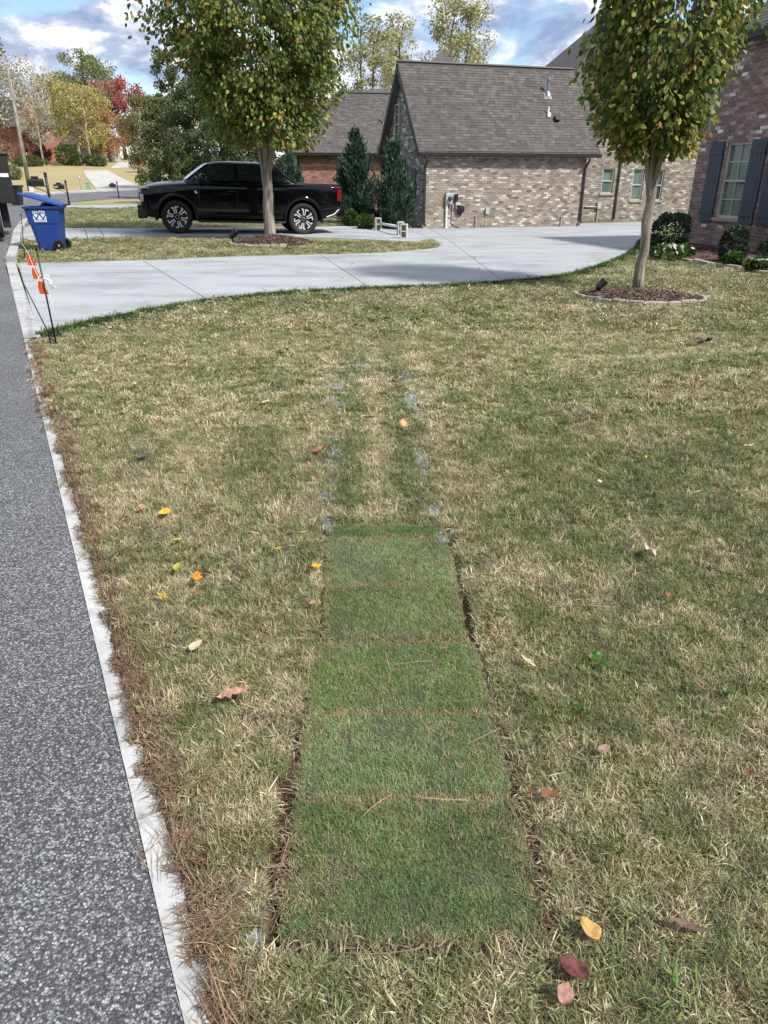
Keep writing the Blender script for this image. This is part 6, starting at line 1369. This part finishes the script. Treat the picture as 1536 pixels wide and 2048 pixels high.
h2 = PY(140, 328, 126.0); fh2_ = thing('far_grey_house', 'low house with weathered grey roof behind the hedges by the far driveway', 'house', h2, R(-12)); mb = MB(); mb.box((1, 3, 1.5), (9, 6, 3)); mb.build('wall', M['fardrive'], fh2_); mb = MB(); mb.add([(-4, -.8, 2.7), (6.2, -.8, 2.7), (6.2, 6.8, 2.7), (-4, 6.8, 2.7), (-3.2, 3, 6.6), (3.4, 3, 6.6)], [(0, 1, 5, 4), (2, 3, 4, 5), (3, 0, 4), (1, 2, 5), (3, 2, 1, 0)]); mb.build('roof', M['shingle_far'], fh2_)
mb = MB(); mb.box((1.0, -.05, 1.3), (1.2, .1, 1.4)); mb.build('window', M['glass'], fh2_)

# ============================================================ DARK TRAILER AT THE LEFT EDGE, CART BEHIND IT
M['beige'] = pm('beige_panel', (.42, .40, .35), .5, .12, 4)
tq = PY(54, 475, 21.0); tr0 = thing('work_trailer', 'dark boxy work trailer parked at the kerb, cut off by the left edge', 'trailer', (tq.x, 21.0, float(tz(tq.x, 21.0))), R(27)); LX = -1.05
mb = MB(); mb.box((LX, .45, 1.42), (1.9, .9, 1.18)); mb.build('box_body', M['satin'], tr0, bevel=.03)
mb = MB(); mb.box((LX, .45, 2.03), (1.96, .96, .05)); mb.build('roof', M['satin'], tr0, bevel=.015)
mb = MB(); mb.box((LX - .42, -.2, .72), (1.7, 1.3, .62)); mb.build('side_panel', M['beige'], tr0, bevel=.05)
mb = MB(); mb.box((LX - .30, -.1, 1.07), (1.7, 1.3, .07)); mb.build('rail', M['greytrim'], tr0, bevel=.01)
mb = MB(); mb.box((-.42, .55, .52), (.2, .34, .62)); mb.build('rear_post', M['satin'], tr0, bevel=.02)
mb = MB(); mb.box((-.25, -.012, 1.52), (.20, .02, .09)); mb.build('number_plate', M['white'], tr0)
mb = MB(); mb.lathe([(0, -.02), (.33, -.02), (.36, .0), (.36, .18), (0, .18)], (-.35, .05, .37), 'x', 26) if 0 else mb.lathe([(.20, -.10), (.33, -.11), (.36, -.08), (.36, .08), (.33, .11), (.20, .10)], (-.66, -.45, .36), 'x', 28); wh = mb.build('wheel', M['tyre'], tr0, smooth=True); mb = MB(); mb.lathe([(.0, .07), (.06, .09), (.12, .05), (.2, .09), (.205, .05)], (-.66, -.45, .36), 'x', 20); mb.build('rim', M['alloy'], wh)
mb = MB(); mb.box((-.72, -.45, .84), (.34, .95, .05)); mb.box((-.72, .02, .68), (.34, .05, .3)); mb.build('mudguard', M['satin'], tr0, bevel=.02); mb = MB(); mb.box((-.62, -.03, 1.80), (.5, .03, .26)); mb.build('side_light', M['white'], tr0, bevel=.01)
kc = PY(32, 392, 46.0); kt = thing('wheeled_cart', 'small dark wheeled bin standing beyond the dark trailer', 'bin', (kc.x, 46, float(tz(kc.x, 46)))); loft([(.03, -.22, .25, -.25, .25, .05), (.95, -.36, .34, -.33, .33, .05), (.96, -.40, .38, -.36, .36, .05), (1.02, -.40, .38, -.36, .36, .05)], M['satin'], 'body', kt, cap_top=True); mb = MB(); mb.box((-.02, 0, 1.06), (.84, .76, .07)); mb.build('lid', M['satin'], kt, bevel=.03)

# ============================================================ FALLEN LEAVES, WEEDS
def leaf_outline(kind):
    if kind == 'oak': return [(0, 0), (.12, .05), (.20, .16), (.26, .06), (.36, .20), (.42, .30), (.46, .10), (.58, .20), (.66, .26), (.68, .08), (.80, .13), (.88, .15), (.90, .04), (1.0, 0)]
    if kind == 'slim': return [(0, 0), (.15, .09), (.4, .16), (.7, .12), (1.0, 0)]
    if kind == 'round': return [(0, 0), (.08, .22), (.3, .40), (.55, .42), (.78, .30), (.92, .12), (1.0, 0)]
    return [(0, 0), (.12, .18), (.34, .32), (.58, .30), (.8, .17), (1.0, 0)]
def fallen(label, px, py, L, kind, col, curl=.3, az=None, lift=.03, stem=True, name='fallen_leaf', group='fallen leaves on the lawn', tiltv=None):
    r_ = random.Random(px * 13 + py); p = G(px, py); half = leaf_outline(kind); az = r_.uniform(0, 6.283) if az is None else az
    t = thing(name, label, 'leaf', (p.x, p.y, p.z + lift), az, group); t.rotation_euler = (r_.uniform(-.3, .3), r_.uniform(-.35, .1), az) if tiltv is None else (*tiltv, az)
    mb = MB(); V, F_, n = [], [], len(half); ph = r_.uniform(0, 6.28); half = [(x, y * r_.uniform(.82, 1.12)) for x, y in half]; L = L * (.95 if kind == 'oak' else .74)
    def c3(x, y): return Vector(((x - .5) * L, y * L, L * (curl * (abs(y) * 1.2) ** 1.3 + curl * .9 * (x - .5) ** 2 + (.05 + .10 * curl) * math.sin(9 * x + 7 * y + ph) + .05 * math.sin(21 * x - 17 * y + 2 * ph))))
    for x, y in half: V += [c3(x, y), c3(x, y * .5), c3(x, 0), c3(x, -y * .5), c3(x, -y)]
    for i in range(n - 1):
        for k in range(4): F_.append((i * 5 + k, i * 5 + k + 1, i * 5 + 6 + k, i * 5 + 5 + k))
    cs = []
    for i in range(n):
        for k in range(5): j = r_.uniform(.78, 1.15) * (1.12 if k == 2 else 1); cs.append(tuple(min(1, q * j) for q in col))
    mb.add(V, F_, 0, cs); mb.build('blade', M['dryleaf'], t, smooth=True, fix=False, subsurf=1 if py > 850 else 0)
    if stem: mb = MB(); mb.tube([c3(0, 0), c3(-.12, .01) + Vector((0, 0, .002)), c3(-.32, .05)], [L * .018, L * .014, L * .012], 5, col=tuple(q * .7 for q in col)); mb.build('stem', M['dryleaf'], t)
    return t
YE, OR, GO = (.72, .42, .06), (.70, .26, .02), (.62, .40, .05)
FL = [(1173, 1887, .078, 'round', (.62, .36, .12), .45, 2.0, 'big amber oval leaf by the front right corner of the sod'), (1142, 1963, .092, 'oval', (.15, .05, .045), .55, 2.6, 'dark red leaf at the bottom, between the amber and pinkish ones'), (1125, 2014, .06, 'round', (.42, .22, .18), .4, 1.0, 'small pinkish brown leaf lowest of all near the bottom edge'),
      (1099, 1615, .085, 'oval', (.27, .12, .055), .5, .5, 'rusty leaf in the soil gap right of the sod'), (1375, 1880, .12, 'slim', (.17, .115, .085), .5, 2.9, 'dull brown curled leaf in the grass right of the amber one'), (1297, 1122, .115, 'oak', (.60, .46, .36), .35, 1.7, 'pale tan lobed oak leaf lying alone in the right lawn'),
      (1277, 1098, .045, 'oval', (.55, .24, .05), .3, 0, 'tiny orange leaf touching the pale lobed oak leaf'), (1286, 930, .075, 'oak', (.62, .47, .07), .2, .3, 'yellow lobed leaf in the middle of the right lawn'), (1197, 976, .06, 'oval', (.72, .64, .45), .3, 1.4, 'cream leaf left of and below the yellow lobed one'),
      (468, 1412, .115, 'oak', (.52, .29, .19), .5, .35, 'long curled tan oak leaf in the left lawn'), (396, 1312, .085, 'round', (.62, .50, .31), .2, 1.3, 'pale beige round leaf above the long curled oak leaf'), (397, 1177, .10, 'oak', OR, .6, 1.8, 'brightest crumpled orange leaf in the left lawn'),
      (327, 1211, .075, 'slim', (.55, .36, .05), .7, 2.9, 'curled golden leaf left of the crumpled orange one'), (332, 1040, .085, 'round', (.75, .42, .05), .2, .3, 'flat yellow orange leaf above the green leaves'), (357, 1097, .08, 'oval', (.50, .48, .05), .3, 1.0, 'upper of two yellow green leaves in the left lawn'), (358, 1153, .075, 'oval', (.34, .42, .06), .4, 1.6, 'lower, greener of two yellow green leaves'),
      (557, 1115, .065, 'oval', (.72, .42, .04), .3, .2, 'small orange leaf to the upper left of the golden one by the sod'), (609, 1080, .06, 'slim', (.62, .52, .05), .3, .1, 'thin yellow leaf left of the sod far corner'), (634, 1150, .075, 'oval', (.74, .44, .03), .35, .3, 'golden leaf right at the left edge of the sod'),
      (641, 912, .12, 'oval', (.42, .17, .075), .6, 0, 'rust brown crumpled leaf left of the white paint line'), (808, 862, .13, 'oak', (.66, .38, .18), .3, 1.9, 'light orange oak leaf beyond the sod, in the bare track'), (790, 768, .12, 'oak', (.48, .30, .20), .4, .3, 'pinkish tan oak leaf farther up the bare track'),
      (773, 642, .14, 'oval', (.30, .17, .10), .6, .2, 'brown curled leaf in mid lawn short of the driveway'), (740, 607, .17, 'oak', (.58, .57, .53), .4, .1, 'whitish leaf scrap near the driveway edge'), (290, 926, .12, 'oval', (.13, .10, .105), .6, 2.4, 'dark purple grey shrivelled leaf in the left lawn'), (287, 1030, .06, 'round', (.45, .24, .17), .3, .8, 'small pink brown leaf left of the flat yellow orange one'),
      (532, 813, .10, 'round', (.70, .60, .30), .2, 1.5, 'cream yellow leaf in the mid left lawn'), (333, 797, .08, 'oval', (.66, .54, .07), .3, .3, 'little yellow leaf in the upper left lawn'), (567, 709, .14, 'oak', (.30, .25, .20), .5, .2, 'grey brown leaf in the lawn left of the white paint corner'), (1055, 1344, .09, 'slim', (.56, .48, .30), .4, 2.5, 'slender pale leaf right of the sod strip'),
      (1332, 1208, .05, 'oval', (.33, .13, .06), .4, 1.6, 'tiny rust leaf below the pale lobed oak leaf'), (1397, 1396, .10, 'slim', (.30, .125, .075), .3, 2.3, 'reddish brown narrow leaf in the right lawn'), (1495, 903, .09, 'slim', (.70, .52, .36), .3, .1, 'pale peach leaf near the right edge'), (628, 1225, .05, 'oval', (.55, .26, .15), .4, .4, 'small salmon leaf on the soil left of the sod'),
      (398, 1205, .04, 'oval', (.40, .16, .06), .3, .3, 'tiny rust leaf just below the crumpled orange one'), (1410, 691, .22, 'oval', (.075, .06, .055), .7, 0, 'dark shrivelled leaf clump behind the lawn bump'), (652, 596, .14, 'oval', (.20, .15, .10), .5, .1, 'brown leaf close to the driveway edge, mid lawn'), (1490, 1570, .05, 'oval', (.2, .1, .07), .4, .8, 'small dark brown leaf low in the right lawn'), (1205, 1522, .055, 'round', (.36, .24, .17), .4, .2, 'dusty pink brown leaf in the lower right lawn'), (478, 912, .07, 'oval', (.36, .28, .20), .5, .5, 'small drab leaf in the left lawn left of the rust one')]
for px, py, L, kd_, col, cu, az, lb in FL: fallen(lb, px, py, L, kd_, col, cu * (.6 if kd_ == 'oak' else 1), az, (.045 if py > 1000 else .04) + (.012 if kd_ == 'oak' else 0), stem=py > 850)
r_ = random.Random(77)
for k in range(46):
    px, py = r_.uniform(150, 1530), r_.uniform(590, 790); x = G(px, py)
    if in_poly(np.array([x.x]), np.array([x.y]), MAIN)[0] or in_poly(np.array([x.x]), np.array([x.y]), RING_B)[0] or in_poly(np.array([x.x]), np.array([x.y]), ROAD)[0] or in_poly(np.array([x.x]), np.array([x.y]), HOUSE_BED)[0]: continue
    ck = r_.randrange(4); fallen(['small cream dry leaf on the far half of the lawn', 'small tan dry leaf on the far half of the lawn', 'small yellow leaf on the far half of the lawn', 'small dark brown leaf on the far half of the lawn'][ck], int(px), int(py), r_.uniform(.05, .085), r_.choice(['oval', 'round', 'slim']), [(.58, .51, .34), (.46, .38, .24), (.62, .50, .10), (.22, .15, .10)][ck], .35, None, .03, False, group='small pale leaves on the far lawn')
for k in range(9):
    px, py = r_.uniform(500, 1200), r_.uniform(500, 560); fallen('small brown leaf lying on the concrete driveway', int(px), int(py), .07, 'oval', (.18, .12, .08), .4, None, .012, False, group='small leaves on the driveway')
def weed(label, px, py, n, L, w, col, seed, broad=True):
    r_ = random.Random(seed); p = G(px, py); t = thing('weed', label, 'weed', p); mb = MB()
    for k in range(n):
        a = r_.uniform(0, 6.283); th = r_.uniform(.2, 1.0); d = Vector((math.cos(a) * math.sin(th), math.sin(a) * math.sin(th), math.cos(th))); s_ = Vector((-math.sin(a), math.cos(a), 0)); l = L * r_.uniform(.6, 1.1); c = tuple(q * r_.uniform(.75, 1.2) for q in col); o_ = Vector((r_.gauss(0, L * .25), r_.gauss(0, L * .25), 0))
        if broad: mb.tube([o_, o_ + d * l], .0012, 4, col=c, caps=False); q = o_ + d * l; mb.add([q, q + s_ * w + d * w * .2, q + d * w * 1.6, q - s_ * w + d * w * .2], [(0, 1, 2, 3)], 0, c)
        else: mb.add([o_ - s_ * w / 2, o_ + s_ * w / 2, o_ + d * l * .55 + s_ * w * .45, o_ + d * l * .55 - s_ * w * .45, o_ + d * l + Vector((0, 0, -.2 * l * th))], [(0, 1, 2, 3), (3, 2, 4)], 0, c)
    mb.build('leaves', M['leaf'], t, fix=False)
weed('bright green broadleaf weed in the right lawn', 1192, 1335, 16, .045, .011, (.15, .29, .06), 1); weed('duller leafy weed below and left of the bright green one', 1150, 1435, 30, .04, .008, (.13, .20, .07), 2); weed('tuft of broad bright green grass at the bottom right', 1358, 1990, 12, .085, .006, (.19, .30, .09), 3, False)
weed('pale green leafy weed near the right edge', 1450, 1400, 22, .04, .008, (.25, .34, .11), 4)

P_, D_, C_ = [], [], []  # unseen trees added behind the camera so the truck paint reflects something dark
for k in range(26):
    a = math.pi * (1.02 + .96 * k / 25); d = rng.uniform(42, 62); c = Vector((d * math.cos(a) * 1.1, d * math.sin(a), 0)); hh = rng.uniform(13, 19)
    for _ in range(1100): P_.append((c.x + rng.normal() * 2.6, c.y + rng.normal() * 2.6, hh * rng.random() ** .8)); D_.append(rng.normal(size=3)); C_.append(np.array([.10, .11, .045]) * rng.uniform(.5, 1.6))
leaf_cloud('unseen_treeline', np.array(P_), np.array(D_), rng.uniform(.8, 1.7, len(P_)), np.array(C_), 'leaf', None, shape='quad', aspect=.8)
